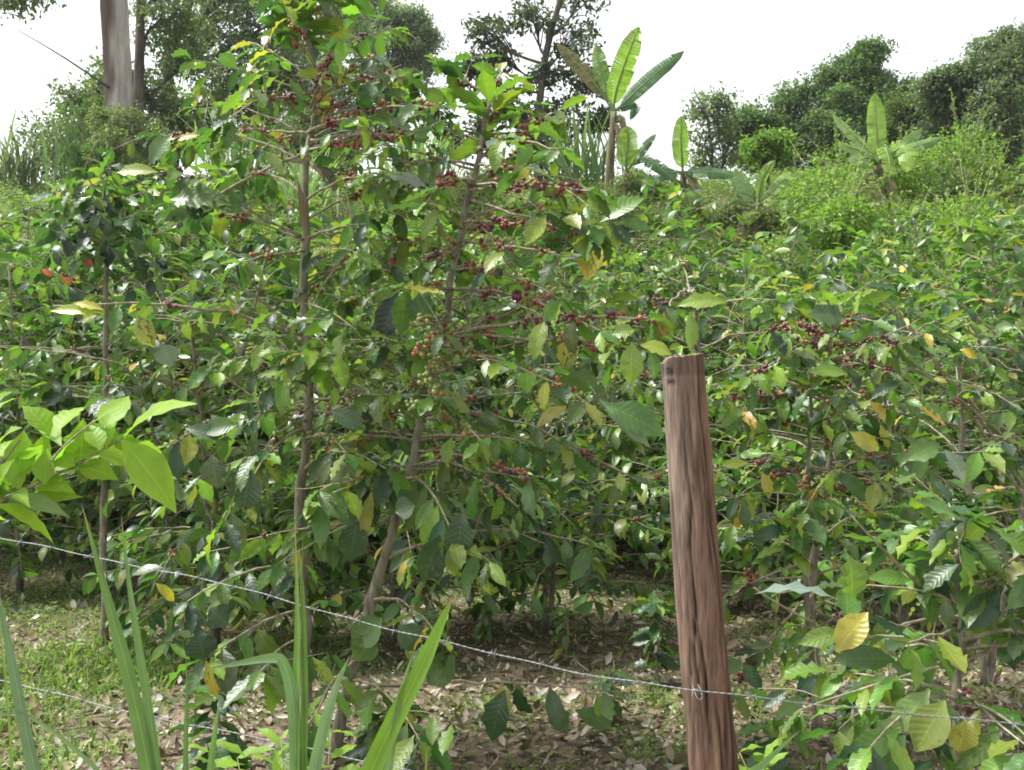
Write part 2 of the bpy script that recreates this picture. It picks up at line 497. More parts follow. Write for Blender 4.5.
# ================================================================== setting
def make_ground():
    sx = np.sinh(np.linspace(-4.6, 4.6, 181)); xs = sx / sx.max() * 260
    ys = np.concatenate([np.linspace(-12, 0, 8), np.linspace(.4, 36, 160), 36 + (np.linspace(.02, 1, 40) ** 2) * 320])
    X, Y = np.meshgrid(xs, ys); Z = ground_h(X, Y)
    v = np.stack([X, Y, Z], -1).reshape(-1, 3); c = len(xs); r = len(ys)
    i, j = np.meshgrid(np.arange(r - 1), np.arange(c - 1), indexing='ij'); k = (i * c + j).ravel()
    f = np.stack([k, k + 1, k + 1 + c, k + c], -1)
    a = Acc(); a.add(v, f, (1, 1, 1, 0), np.zeros((len(v), 3)))
    tag(a.build('ground', M['soil']), 'sloping plantation soil strewn with litter below the coffee trees', 'ground', kind='structure')


make_ground()
rng = np.random.default_rng(11)


def in_view(x, y, m=1.15):
    return np.abs(x) < y * .515 * m + .3


def vnoise(x, y, s, seed=0):
    o = seed * 7.13
    return (np.sin(x * s + o) * np.sin(y * s * 1.13 - o) + np.sin(x * s * 2.3 + y * s * 1.1 + o) * .6 + np.sin(y * s * 2.9 - x * s * .7 + 2 * o) * .5) / 2.1


# fallen leaves
def make_litter():
    n = 42000
    y = 2.9 + 8.0 * rng.random(n) ** 1.15; x = rng.uniform(-1, 1, n) * (y * .55 + .3)
    keep = vnoise(x, y, 2.2, 3) + rng.normal(0, .5, n) > -.8
    x, y = x[keep], y[keep]; n = len(x)
    B = np.stack([x, y, ground_h(x, y) + rng.uniform(.003, .025, n)], -1)
    a = rng.uniform(0, 6.28, n)
    D = np.stack([np.cos(a), np.sin(a), rng.normal(.05, .28, n)], -1)
    N = np.stack([rng.normal(0, .45, n), rng.normal(0, .45, n), np.ones(n)], -1)
    pal = np.array([(.33, .26, .19), (.24, .175, .12), (.14, .10, .065), (.42, .36, .29), (.36, .33, .29), (.09, .065, .045), (.28, .25, .14), (.52, .47, .40)])
    col = np.concatenate([pal[rng.integers(0, len(pal), n)] * rng.uniform(.7, 1.2, (n, 1)), rng.uniform(0, .5, (n, 1))], -1)
    L = .018 + .075 * rng.random(n) ** 2.2
    ac = Acc(); leaves(ac, B, D, N, L, L * rng.uniform(.10, .26, n), rng.uniform(-1.6, 1.6, n), col, nt=5, na=2, fold=.45, wav=.25, rng=rng)
    tag(ac.build('leaf_litter', M['litter']), 'dry brown and beige fallen leaves covering the soil', 'leaf litter', kind='stuff')


make_litter()


def make_weeds():
    # low green herbs and short grass between the fallen leaves
    n = 120000
    y = 2.9 + 7.0 * rng.random(n) ** 1.1; x = rng.uniform(-1, 1, n) * (y * .55 + .3)
    dens = vnoise(x, y, 1.9, 1) * .7 + vnoise(x, y, 5.5, 2) * .5
    left = np.clip((-x - .6) / 1.5, 0, 1) * .35
    keep = dens + left > rng.uniform(.02, 1.0, n)
    x, y = x[keep], y[keep]; n0 = len(x)
    for (cx, cy, sx_, m) in ((-2.15, 5.2, .33, 3000), (-2.6, 4.6, .35, 1200), (-1.5, 5.6, .3, 700), (1.2, 5.2, .4, 500)):
        x = np.concatenate([x, rng.normal(cx, sx_, m)]); y = np.concatenate([y, rng.normal(cy, sx_ * .9, m)])
    n = len(x); z = ground_h(x, y)
    g = (rng.random(n) < .5) | (np.arange(n) >= n0)
    a = rng.uniform(0, 6.28, n); e = np.where(g, rng.uniform(.5, 1.4, n), rng.uniform(-.1, .7, n))
    D = np.stack([np.cos(a) * np.cos(e), np.sin(a) * np.cos(e), np.sin(e)], -1)
    N = np.stack([rng.normal(0, .4, n), rng.normal(0, .4, n), np.ones(n)], -1)
    L = np.where(g, rng.uniform(.03, .11, n), rng.uniform(.012, .035, n)); W = np.where(g, L * .035 + .0008, L * .34)
    B = np.stack([x, y, z + np.where(g, 0, rng.uniform(.005, .05, n))], -1)
    pal = np.array([(.14, .23, .05), (.19, .28, .07), (.11, .18, .04), (.25, .29, .10), (.17, .25, .08)])
    col = np.concatenate([pal[rng.integers(0, 5, n)] * rng.uniform(.7, 1.2, (n, 1)), np.zeros((n, 1))], -1)
    ac = Acc(); leaves(ac, B, D, N, L, W, rng.uniform(.1, 1.2, n), col, nt=3, na=2, prof='oval', rng=rng)
    tag(ac.build('weeds', M['herb']), 'low green weeds and short grass on the plantation floor', 'weeds', kind='stuff')


make_weeds()


def make_hill_cover():
    ac = Acc(); n = 330000
    y = 9.0 + 26.0 * rng.random(n) ** .8; x = rng.uniform(-1, 1, n) * (y * .56 + .5)
    d = vnoise(x, y, .9, 5) + vnoise(x, y, 2.7, 6) * .6
    keep = d > rng.uniform(-2.2, .1, n); x, y, d = x[keep], y[keep], d[keep]; n = len(x)
    hgt = np.clip(.42 + d * .36, .12, 1.1) * rng.random(n)
    B = np.stack([x, y, ground_h(x, y) + hgt], -1)
    a = rng.uniform(0, 6.28, n); e = rng.uniform(-.4, .9, n)
    D = np.stack([np.cos(a) * np.cos(e), np.sin(a) * np.cos(e), np.sin(e)], -1)
    N = np.stack([rng.normal(0, .5, n), rng.normal(-.2, .5, n), np.ones(n)], -1)
    L = rng.uniform(.05, .13, n)
    pal = np.array([(.15, .225, .06), (.20, .26, .085), (.10, .165, .045), (.23, .26, .12), (.13, .18, .07)])
    k = np.clip(((vnoise(x, y, .5, 8) + 1) * 2.5 + rng.normal(0, .8, n)).astype(int), 0, 4)
    col = np.concatenate([pal[k] * rng.uniform(.7, 1.25, (n, 1)), np.zeros((n, 1))], -1)
    leaves(ac, B, D, N, L, L * rng.uniform(.2, .34, n), rng.uniform(0, 1, n), col, nt=2, na=2, rng=rng)
    tag(ac.build('hillside_undergrowth', M['canopy']), 'bright green low undergrowth over the hillside behind the coffee', 'undergrowth', kind='stuff')


make_hill_cover()


# ================================================================== fence
def make_post():
    base = P(713, 800, 2.5); base[2] = 0.0
    top = P(681.5, 356, 2.5)
    root = thing('fence_post', 'weathered reddish brown round timber post leaning slightly left', 'fence post', base)
    nz, ns = 150, 72
    # axis through measured pixels, carried on to the ground
    pa, pb = P(681.5, 356, 2.5), P(713, 770, 2.5)
    dirn = (pb - pa) / (pa[2] - pb[2]); zt = pa[2]
    ts = np.linspace(0, 1, nz); ang = np.linspace(0, 2 * np.pi, ns, endpoint=False)
    v = np.zeros((nz, ns, 3)); c = np.ones((nz, ns, 4)); r_ = np.random.default_rng(5)
    gro = [(r_.uniform(0, 6.28), r_.uniform(.015, .07), r_.uniform(0, 1), r_.uniform(.05, .4), r_.uniform(.001, .0045)) for _ in range(150)]
    gro += [(5.55, .09, .12, .16, .010), (5.5, .08, .34, .14, .010), (5.78, .10, .55, .16, .015), (4.55, .06, .50, .10, .009), (5.3, .06, .24, .14, .007), (4.3, .05, .30, .25, .004), (4.85, .05, .62, .10, .008), (3.9, .06, .45, .2, .005), (5.15, .04, .60, .09, .007)]
    for i, t in enumerate(ts):                                      # t=0 top, 1 = ground
        z = zt * (1 - t) - .03 * t
        cx = pa + dirn * (zt - z)
        rad = (.0535 + .010 * t) * np.ones(ns)
        rad += .0022 * np.sin(ang * 2 + t * 3) + .0016 * np.sin(ang * 3 - t * 7 + 1) + .0012 * np.sin(ang * 5 + t * 13)
        tone = np.ones(ns)
        for (ga, gw, gc, gl, gd) in gro:
            da = np.abs((ang - ga - .12 * math.sin(t * 9 + ga * 3) - .05 * math.sin(t * 41 + ga * 7) + np.pi) % (2 * np.pi) - np.pi)
            m = np.exp(-(da / gw) ** 2) * max(0, 1 - ((t - gc) / gl) ** 2)
            rad -= gd * m; tone -= m * min(.85, gd * 95)
        # sawn top a little slanted with a broken left shoulder
        zz = np.full(ns, z)
        if i == 0:
            zz += .006 * np.cos(ang - .3) - .014 * np.exp(-((np.cos(ang) + 1) / .25) ** 2) + r_.normal(0, .0012, ns)
        if 1 <= i < 3: zz += (.006 * np.cos(ang - .3) - .014 * np.exp(-((np.cos(ang) + 1) / .25) ** 2)) * (1 - i / 3)
        # colour wash: lit left side painted greyer and lighter, redder patches
        grey = .5 - .5 * np.cos(ang); red = .5 + .5 * np.sin(t * 17 + ang * 2) * np.sin(t * 6 + 2 + ang)
        base_c = np.array([.16, .102, .070]); grey_c = np.array([.205, .165, .138]); red_c = np.array([.16, .076, .050]); dk = np.array([.112, .062, .041])
        low = np.clip((t - .2) / .6, 0, 1)
        cc = base_c[None] * (1 - .45 * red[:, None]) + red_c[None] * .45 * red[:, None]
        cc = cc * (1 - (grey * (1 - low) * .8)[:, None]) + grey_c[None] * (grey * (1 - low) * .8)[:, None]
        cc = cc * (1 - .5 * low) + dk[None] * (.5 * low)
        stain = np.clip(vnoise(np.cos(ang) * 3 + t * 2.0, t * 14 + np.sin(ang) * 2, 1.3, 4), -.6, .8); tone -= .22 * stain
        # two dark knots under the top, pale yellow streak low down
        for (kz, ka, kr) in ((.040, 3.9, .30), (.065, 3.95, .28)):
            da = ((ang - ka + np.pi) % (2 * np.pi) - np.pi); q = np.exp(-((da / kr) ** 2 + ((zt - z - kz) / .011) ** 2) ** 2)
            tone -= .78 * q; rad -= .004 * q
        pal = np.exp(-(((ang - 4.78 + np.pi) % (2 * np.pi) - np.pi) / .10) ** 2) * np.exp(-((t - .72) / .13) ** 2)
        cc = cc * (1 - .5 * pal[:, None]) + np.array([.36, .30, .13])[None] * .5 * pal[:, None]
        if t < .03: tone *= .72
        cc = cc * np.clip(tone, .12, 1.2)[:, None] * 1.5
        v[i, :, 0] = cx[0] + np.cos(ang) * rad; v[i, :, 1] = cx[1] + np.sin(ang) * rad; v[i, :, 2] = zz; c[i, :, :3] = cc
    f = [[i * ns + j, (i + 1) * ns + j, (i + 1) * ns + (j + 1) % ns, i * ns + (j + 1) % ns] for i in range(nz - 1) for j in range(ns)]
    a = Acc(); a.add(v, f, c.reshape(-1, 4), np.zeros((nz * ns, 3))); a.build('post_shaft', M['post'], root)
    rim = v[0]; cen = rim.mean(0); rings = [cen + (rim - cen) * q + np.array([0, 0, .002 * (1 - q)]) for q in (1.0, .7, .4, .05)]
    vv = np.concatenate(rings); f = [[k * ns + j, k * ns + (j + 1) % ns, (k + 1) * ns + (j + 1) % ns, (k + 1) * ns + j] for k in range(3) for j in range(ns)]
    a = Acc(); a.add(vv, f, (.26, .17, .12, 1), np.zeros((len(vv), 3))); a.build('sawn_top', M['post'], root)
    # staple holding the wire
    p = P(701, 691, 2.5 - .068); a = Acc()
    tube(a, smooth_path([p + [-.004, .02, .010], p + [-.004, -.006, .009], p + [.004, -.006, -.010], p + [.004, .02, -.012]], 12), .0016, 6)
    a.build('staple', M['metal'], root)
    a = Acc(); tube(a, smooth_path([p + [-.016, .008, .004], p + [-.012, -.004, -.012], p + [-.002, -.005, -.02], p + [.006, .004, -.008]], 12), .0013, 6)
    a.build('wire_tie', M['metal'], root)
    return root


make_post()


def barbed_wire(pix, label, seed, sp=.13):
    r_ = np.random.default_rng(seed)
    pts = np.array([P(*q) for q in pix]); n = 900; path = smooth_path(pts, n)
    cum = np.concatenate([[0], np.cumsum(np.linalg.norm(np.diff(path, axis=0), axis=1))])
    path[:, 2] += .0025 * np.sin(cum * 9) + .0015 * np.sin(cum * 23)
    root = thing('barbed_wire', label, 'barbed wire', path[0], 'strands of barbed wire on the fence')
    T = unit(np.gradient(path, axis=0)); A = unit(np.cross(T, [0, 0, 1.0])); Bn = np.cross(T, A)
    for k in (0, math.pi):
        a = Acc(); ph = cum * 2 * math.pi / .035 + k
        tube(a, path + (A * np.cos(ph)[:, None] + Bn * np.sin(ph)[:, None]) * .0010, .0009, 6); a.build('strand', M['metal'], root)
    s = .05
    while s < cum[-1] - .05:
        i = int(np.searchsorted(cum, s)); p, t = path[i], T[i]; a = Acc(); q = r_.uniform(0, 3.1)
        th = np.linspace(0, 4 * math.pi, 18); tube(a, p + (A[i] * np.cos(th)[:, None] + Bn[i] * np.sin(th)[:, None]) * .0036 + t * np.linspace(-.006, .006, 18)[:, None], .0011, 4)
        for dq in (0, math.pi):
            for off in (-.005, .005):
                d = A[i] * math.cos(q + dq + off * 120) + Bn[i] * math.sin(q + dq + off * 120)
                tube(a, np.array([p + t * off, p + t * off * 1.3 + d * .009, p + t * off * 1.6 + d * .017]), [.0011, .0009, .0003], 4)
        a.build('barb', M['metal'], root); s += sp * r_.uniform(.85, 1.15)
    return root


wf = 2.5 - .068
barbed_wire([(-120, 512, 3.55), (0, 538, 3.2), (100, 558, 3.05), (200, 579, 2.92), (300, 604, 2.8), (400, 632, 2.7), (500, 655, 2.62), (600, 676, 2.52), (700, 691.5, wf), (800, 702, 2.40), (900, 712, 2.37), (1024, 726, 2.33), (1200, 741, 2.28)],
            'upper galvanised barbed wire sagging from the left edge down across the timber post', 3)
barbed_wire([(-120, 655, 3.4), (0, 680, 3.15), (100, 705, 3.0), (180, 722, 2.9), (265, 740, 2.83), (400, 768, 2.7), (560, 806, 2.55), (708, 845, 2.428), (900, 862, 2.37), (1200, 880, 2.3)],
            'lower galvanised barbed wire near the ground behind the tall grass blades', 4)

# ================================================================== near coffee trees
G_NEAR = 'coffee trees just behind the fence'


def near_trees():
    # ---- tall upright tree, left of centre
    d = 4.0
    b = P(303, 735, d); b[2] = 0
    c = Coffee('coffee_tree', 'tall slender coffee tree left of centre with dark red cherries along its top branches', b, 21, G_NEAR, pal=dict(young=.24, mid=.46, yellow=.022))
    st = c.stem([b, P(304, 620, d), P(300, 500, d), P(308, 400, d), P(304, 280, d), P(306, 170, d), P(318, 90, d), P(303, 20, d), P(300, 2, d)], .027, .006, 34)
    c.auto(st, f0=.31, f1=.54, step=.065, front=.4, lmax=.72, lf=(.25, 1), pl=.85, cf=(.3, .9), pc=.16, ripe=.35, skip=.08, peak=.4, droop=.45, sub=.2)
    c.auto(st, f0=.50, f1=.80, step=.062, front=.75, lmax=.64, lmin=.42, sub=.15, lf=(.35, 1), pl=.85, cf=(.4, .95), pc=.25, ripe=.55, skip=.15, size=1.0)
    c.auto(st, f0=.80, f1=.985, step=.095, front=.75, lmax=.33, lmin=.14, lf=(.35, 1), pl=.85, cf=(.1, .7), pc=.4, ripe=.65, skip=.12, elev=(.2, .8), size=1.1)
    c.tuft(P(300, 2, d), 11, 1.45); c.tuft(P(301, 28, d), 6, 1.35, (0, .6))
    B = c.branch
    red = dict(cf=(.15, .95), pc=.62, ripe=.6, ncl=(4, 16))
    B(P(315, 130, d), P(440, 108, d - .5), .05, .0075, lf=(.55, 1), pl=.5, **red)
    B(P(312, 118, d), P(400, 76, d - .35), .03, .007, lf=(.6, 1), pl=.6, **red)
    B(P(308, 150, d), P(445, 122, d - .45), -.02, .007, lf=(.7, 1), pl=.5, **red)
    B(P(314, 100, d), P(262, 70, d - .35), .08, .006, lf=(.4, 1), pl=.8, cf=(.1, .7), pc=.6, ripe=.6)
    B(P(310, 105, d), P(228, 118, d - .45), .1, .007, lf=(.4, 1), pl=.85, cf=(.2, .9), pc=.5, ripe=.7)
    B(P(311, 92, d), P(345, 40, d - .4), .05, .006, lf=(.3, 1), pl=.8, cf=(.1, .8), pc=.7, ripe=.7)
    B(P(306, 152, d), P(205, 205, d - .3), .03, .0085, lf=(.5, 1), pl=.75, cf=(.4, .9), pc=.3, ripe=.6)
    B(P(306, 165, d), P(170, 138, d + .2), .1, .007, lf=(.6, 1), pl=.8, cf=(.5, .95), pc=.5, ripe=.75)
    B(P(308, 160, d), P(350, 215, d - .15), .02, .010, lf=(2, 2), pl=0, tips=False)
    B(P(304, 240, d), P(180, 172, d - .25), .0, .007, lf=(.6, 1), pl=.9, cf=(.85, 1), pc=1, ripe=.8)
    B(P(304, 335, d), P(55, 306, d - .35), .06, .008, lf=(.35, .9), pl=.4, cf=(.5, .8), pc=.5, ripe=.8, tips=False)
    B(P(306, 345, d), P(192, 275, d - .1), .0, .006, lf=(.5, 1), pl=.6)
    B(P(303, 330, d), P(150, 318, d + .1), .0, .005, lf=(.7, 1), pl=.6)
    B(P(308, 408, d), P(180, 438, d - .35), .05, .008, lf=(.3, 1), pl=.95, cf=(.3, .9), pc=.4, ripe=.35, size=1.15, droop=.7)
    B(P(304, 430, d), P(225, 520, d - .5), .1, .007, lf=(.3, 1), pl=.9, size=1.15, droop=.8)
    B(P(303, 470, d), P(385, 470, d - .45), .12, .007, lf=(.3, 1), pl=.95, cf=(.3, .8), pc=.4, ripe=.4, size=1.15, droop=.8)
    B(P(302, 560, d), P(190, 600, d - .4), .06, .007, lf=(.5, 1), pl=.9, droop=.7)
    B(P(303, 610, d), P(205, 660, d - .45), .06, .007, lf=(.4, 1), pl=.95, size=1.25, droop=.6)
    B(P(303, 640, d), P(262, 668, d - .5), .06, .006, lf=(.4, 1), pl=.95, size=1.2, droop=.8)
    for (x0, y0, x1, y1, dd, rp) in ((308, 120, 250, 88, .45, .7), (312, 110, 372, 58, .45, .6), (310, 140, 425, 140, .5, .75), (306, 148, 262, 150, .45, .6), (306, 200, 372, 175, .5, .6), (305, 250, 240, 262, .5, .5),
                                     (310, 108, 330, 72, .4, .5), (308, 132, 360, 118, .45, .7), (306, 420, 262, 452, .5, .3), (305, 440, 345, 452, .5, .35)):
        B(P(x0, y0, d), P(x1, y1, d - dd), c.rng.uniform(.0, .1), .006, lf=(.8, 1), pl=.4, cf=(.25, .97), pc=.5, ripe=rp - .05, ncl=(3, 12), sub=.05)
    c.twigs(st, 16)
    Y = (.42, .38, .045); O = (.46, .27, .05)
    L = c.leaf
    L((200, 135), (177, 141), d - .1, 9, Y, .15, .5, label='yellow leaf at the end of an upper left branch')
    L((158, 172), (116, 173), d - .2, 15, (.26, .33, .04), .1, .5, label='yellowing leaf beside a bunch of cherries')
    L((356, 37), (328, 39), d, 11, Y, .1, .6, label='bright yellow leaf near the tree top')
    L((332, 102), (312, 96), d - .05, 12, O, .3, .5, label='orange leaf below the tree top')
    L((342, 108), (318, 112), d - .05, 9, O, .2, .5, label='orange leaf among the cherries')
    L((104, 310), (73, 303), d - .35, 9, Y, .1, .4, label='yellow leaf at the tip of the long left branch')
    L((101, 313), (50, 311), d - .35, 12, (.30, .36, .04), .05, .5)
    L((96, 316), (82, 322), d - .35, 13, (.28, .34, .04), .05, .3)
    L((138, 315), (155, 348), d - .3, 20, (.28, .32, .05), .75, .4, label='yellow leaf with a scorched brown tip')
    L((162, 344), (173, 366), d - .3, 22, (.13, .19, .12), .05, .2, label='pale grey green heart shaped leaf')
    L((186, 205), (214, 212), d - .3, 30, DARK[2], .1, .6)
    L((170, 200), (232, 205), d - .3, 26, MID[0], .1, .7)
    L((150, 165), (172, 135), d - .25, 20, MID[0], .1, .5)
    L((298, 180), (305, 240), d - .05, 8, (.12, .085, .065), 0, .2, label='long dead brown leaf hanging by the stem')
    L((322, 165), (334, 192), d - .05, 11, (.16, .13, .11), 0, .6, label='withered brown leaf')
    L((238, 425), (202, 432), d - .35, 20, MID[0], .1, .5)
    L((232, 440), (185, 428), d - .35, 16, (.08, .13, .06), 0, .5)
    L((212, 455), (218, 488), d - .4, 26, (.08, .12, .05), .3, .4)
    L((252, 470), (243, 512), d - .45, 32, DARK[1], 0, .4)
    L((372, 490), (363, 540), d - .45, 12, (.27, .28, .05), .1, .3, label='pale yellow narrow leaf hanging in the lower crown')
    L((356, 520), (350, 562), d - .45, 27, DARK[1], 0, .4)
    L((205, 660), (198, 632), d - .45, 30, DARK[0], 0, .5)
    L((228, 625), (210, 608), d - .4, 26, DARK[1], 0, .5)
    c.finish()

    # ---- leaning tree, centre
    d = 3.9
    b = P(330, 762, d); b[2] = 0
    c = Coffee('coffee_tree', 'leaning coffee tree at the centre with long side branches loaded with red and green cherries', b, 33, G_NEAR, pal=dict(young=.28, mid=.46, yellow=.022))
    st = c.stem([b, P(350, 680, d), P(374, 590, d), P(395, 520, d), P(412, 460, d), P(430, 390, d), P(445, 320, d), P(462, 230, d), P(478, 160, d), P(488, 108, d), P(490, 100, d)], .024, .007, 34)
    c.auto(st, f0=.30, f1=.46, step=.065, lmax=.72, lf=(.3, 1), pl=.85, sub=.2, cf=(.3, .9), pc=.12, ripe=.35, skip=.12, peak=.4, droop=.6)
    c.auto(st, f0=.46, f1=.82, step=.062, front=.95, lmax=.7, lmin=.55, sub=.2, lf=(.35, 1), pl=.8, size=.95, cf=(.2, .95), pc=.4, ripe=.55, skip=.2)
    c.auto(st, f0=.80, f1=.985, step=.10, front=.75, lmax=.5, lmin=.25, lf=(.5, 1), pl=.7, cf=(.05, .8), pc=.45, ripe=.65, skip=.1, elev=(.1, .7), size=1.15)
    c.tuft(P(490, 100, d), 9, 1.3, (.3, 1.2)); c.tuft(P(485, 135, d), 6, 1.3, (-.2, .5))
    B = c.branch
    red = dict(cf=(.25, .95), pc=.62, ripe=.66, ncl=(4, 17))
    mixd = dict(cf=(.2, .97), pc=.65, ripe=.6, ncl=(4, 16))
    B(P(470, 190, d), P(590, 192, d - .55), .03, .0075, lf=(.75, 1), pl=.5, **red)
    B(P(464, 222, d), P(592, 226, d - .5), .0, .0075, lf=(.8, 1), pl=.5, **red)
    B(P(462, 240, d), P(575, 256, d - .55), .0, .0075, lf=(.8, 1), pl=.5, **mixd)
    B(P(470, 185, d), P(425, 205, d - .55), .1, .007, lf=(.5, 1), pl=.7, cf=(.3, .95), pc=.8, ripe=.65)
    B(P(474, 165, d), P(400, 170, d - .1), .08, .007, lf=(.4, 1), pl=.8, cf=(.2, .8), pc=.5, ripe=.6)
    B(P(478, 150, d), P(560, 150, d - .45), .06, .007, lf=(.4, 1), pl=.8, cf=(.1, .6), pc=.6, ripe=.85)
    B(P(452, 290, d), P(600, 330, d - .6), .05, .008, lf=(.8, 1), pl=.5, **red)
    B(P(444, 338, d), P(650, 318, d - .65), .03, .010, lf=(.75, 1), pl=.5, cf=(.35, .97), pc=.9, ripe=.85, ncl=(5, 18))
    B(P(442, 345, d), P(585, 400, d - .6), .03, .009, lf=(.5, 1), pl=.6, cf=(.5, .97), pc=.65, ripe=.6)
    B(P(436, 365, d), P(525, 300, d + .2), .0, .007, lf=(.5, 1), pl=.6, **mixd)
    B(P(430, 400, d), P(340, 345, d - .15), .08, .008, lf=(.4, 1), pl=.5)
    B(P(430, 395, d), P(300, 355, d - .3), .10, .007, lf=(.6, 1), pl=.5)
    B(P(425, 415, d), P(560, 440, d - .3), .08, .009, lf=(.4, 1), pl=.75, cf=(.2, .9), pc=.3, ripe=.5)
    B(P(418, 440, d), P(628, 475, d - .3), .08, .009, lf=(.35, 1), pl=.7, cf=(.5, .95), pc=.45, ripe=.55, droop=.6)
    B(P(410, 465, d), P(520, 510, d - .4), .12, .009, lf=(.3, 1), pl=.9, cf=(.3, .9), pc=.4, ripe=.35, size=1.2, droop=.8)
    B(P(404, 480, d), P(455, 540, d - .55), .12, .008, lf=(.3, 1), pl=.95, size=1.25, droop=.9)
    B(P(398, 505, d), P(320, 500, d - .5), .12, .008, lf=(.3, 1), pl=.95, cf=(.4, .9), pc=.4, ripe=.4, size=1.2, droop=.8)
    B(P(385, 560, d), P(590, 545, d - .35), .1, .008, lf=(.6, 1), pl=.9, size=1.1, droop=.7)
    B(P(350, 690, d), P(600, 690, d - .35), .03, .008, lf=(.6, 1), pl=.7, size=1.1, droop=.6)
    B(P(358, 660, d), P(300, 745, d - .5), .1, .007, lf=(.3, 1), pl=1, size=1.25, droop=.6)
    B(P(352, 680, d), P(420, 740, d - .5), .1, .007, lf=(.3, 1), pl=1, size=1.2, droop=.6)
    B(P(372, 600, d), P(440, 640, d - .5), .1, .007, lf=(.4, 1), pl=1, size=1.15, droop=.5)
    for (x0, y0, x1, y1, dd, rp) in ((478, 165, 525, 168, .5, .8), (472, 185, 545, 214, .5, .75), (465, 225, 505, 252, .5, .5), (460, 240, 430, 262, .45, .6), (450, 290, 400, 288, .5, .55), (455, 270, 560, 300, .55, .7), (440, 335, 615, 345, .6, .65),
                                     (440, 350, 500, 362, .5, .4), (470, 200, 585, 240, .5, .6), (450, 300, 545, 318, .5, .75), (436, 370, 400, 392, .4, .2), (425, 420, 480, 440, .5, .3), (415, 450, 530, 478, .5, .45), (482, 150, 505, 140, .4, .8), (474, 180, 440, 190, .45, .7)):
        B(P(x0, y0, d), P(x1, y1, d - dd), c.rng.uniform(.0, .08), .006, lf=(.85, 1), pl=.4, cf=(.2, .97), pc=.5, ripe=rp - .05, ncl=(3, 12), sub=.05)
    c.twigs(st, 18)
    for k in range(26):
        x, y = c.rng.uniform(255, 415), c.rng.uniform(335, 400); an = c.rng.uniform(-.6, 3.6); ln = c.rng.uniform(18, 36)
        c.bag.add(P(x, y, d - c.rng.uniform(-.1, .35)), P(x + ln * math.cos(an), y + ln * math.sin(an), d) - P(x, y, d), np.array([c.rng.normal(0, .4), -.6, .7]), ln / FPX * d, ln / FPX * d * .22, .4, c4(np.array([.21, .33, .045]) * c.rng.uniform(.85, 1.1)))
    for pp, qq in (((440, 345), (270, 385)), ((436, 365), (300, 350)), ((300, 380), (405, 345))): B(P(*pp, d), P(*qq, d - .25), .06, .005, lf=(.4, 1), pl=.4)
    for yy in range(322, 405, 13):
        B(P(434 + (362 - yy) * .1, yy, d), P(426 + c.rng.normal(0, 9) + (362 - yy) * .1, yy + 4, d - .5), .04, .005, lf=(2, 2), pl=0, cf=(.3, 1), pc=1, ripe=.08, ncl=(6, 13), sub=0, tips=False)
    # a string of green berries on the stem
    for yy in range(318, 408, 8):
        a = Acc(); cx = 430 + (362 - yy) * .10
        cherry_blob(a, P(cx + c.rng.normal(0, 7), yy, d - .16), np.array([0, 0, 1.0]), c.rng, 9, .12); c.clusters.append(a)
    L = c.leaf
    L((404, 290), (400, 335), d - .3, 27, (.10, .19, .035), .15, .35, label='green leaf hanging in a drooping trio')
    L((398, 292), (380, 342), d - .25, 24, (.012, .03, .012), 0, .3, label='very dark leaf of the drooping trio')
    L((412, 290), (428, 322), d - .3, 25, (.07, .15, .045), 0, .4)
    L((602, 245), (588, 280), d - .25, 16, Y, .5, .3, label='yellow leaf with a brown blotch')
    L((568, 332), (563, 368), d - .25, 17, (.36, .34, .06), .7, .25, label='yellow spotted leaf below the long cherry branch')
    L((580, 338), (566, 372), d - .2, 12, (.2, .26, .05), .1, .4)
    L((567, 406), (536, 428), d - .25, 14, (.4, .36, .10), .45, .6, label='rolled yellow leaf with brown end')
    L((526, 150), (520, 195), d - .1, 18, (.33, .33, .05), .35, .3, label='pale yellow leaf hanging beside the cherries')
    L((385, 175), (427, 187), d - .3, 14, (.28, .31, .29), 0, .5)
    L((388, 125), (412, 128), d - .1, 13, (.25, .29, .27), 0, .4, label='leaf showing its pale underside')
    L((560, 385), (598, 380), d - .2, 22, MID[1], 0, .5)
    L((425, 395), (470, 412), d - .3, 24, (.24, .29, .06), .4, .4, label='limp yellow green leaf')
    L((462, 512), (457, 562), d - .55, 27, DARK[1], 0, .4); L((440, 535), (423, 582), d - .5, 28, DARK[1], 0, .4)
    L((415, 505), (395, 512), d - .5, 22, DARK[2], 0, .4); L((330, 410), (365, 430), d - .4, 18, (.06, .11, .05), 0, .5)
    L((505, 690), (492, 742), d - .3, 27, DARK[1], 0, .4); L((545, 705), (568, 732), d - .3, 22, MID[0], 0, .5); L((575, 710), (612, 728), d - .3, 18, MID[0], 0, .5)
    L((382, 618), (352, 645), d - .45, 30, MID[0], .1, .4); L((372, 632), (358, 662), d - .45, 26, MID[0], .1, .4); L((398, 625), (420, 650), d - .45, 26, DARK[2], 0, .5)
    L((455, 655), (428, 685), d - .45, 28, MID[0], 0, .5)
    c.finish()

    # ---- small tree carrying the leaves around the post top
    d = 3.4
    b = P(692, 820, 4.4); b[2] = ground_h(b[0], 4.4)
    c = Coffee('coffee_tree', 'thin coffee tree behind the timber post, yellow green leaves round the post top', b, 44, G_NEAR, pal=dict(young=.4, mid=.4, yellow=.06))
    st = c.stem([b, P(696, 560, 4.3), P(700, 420, 4.2), P(697, 330, 4.1), P(694, 290, 4.0)], .018, .006, 22)
    c.auto(st, f0=.4, f1=.95, step=.13, front=.95, lmax=.5, lmin=.25, lf=(.5, 1), pl=.7, cf=(.3, .9), pc=.2, ripe=.6, skip=.25)
    B = c.branch; L = c.leaf
    B(P(694, 300, 4.0), P(668, 308, 3.1), .05, .006, lf=(2, 2), pl=0, tips=False)
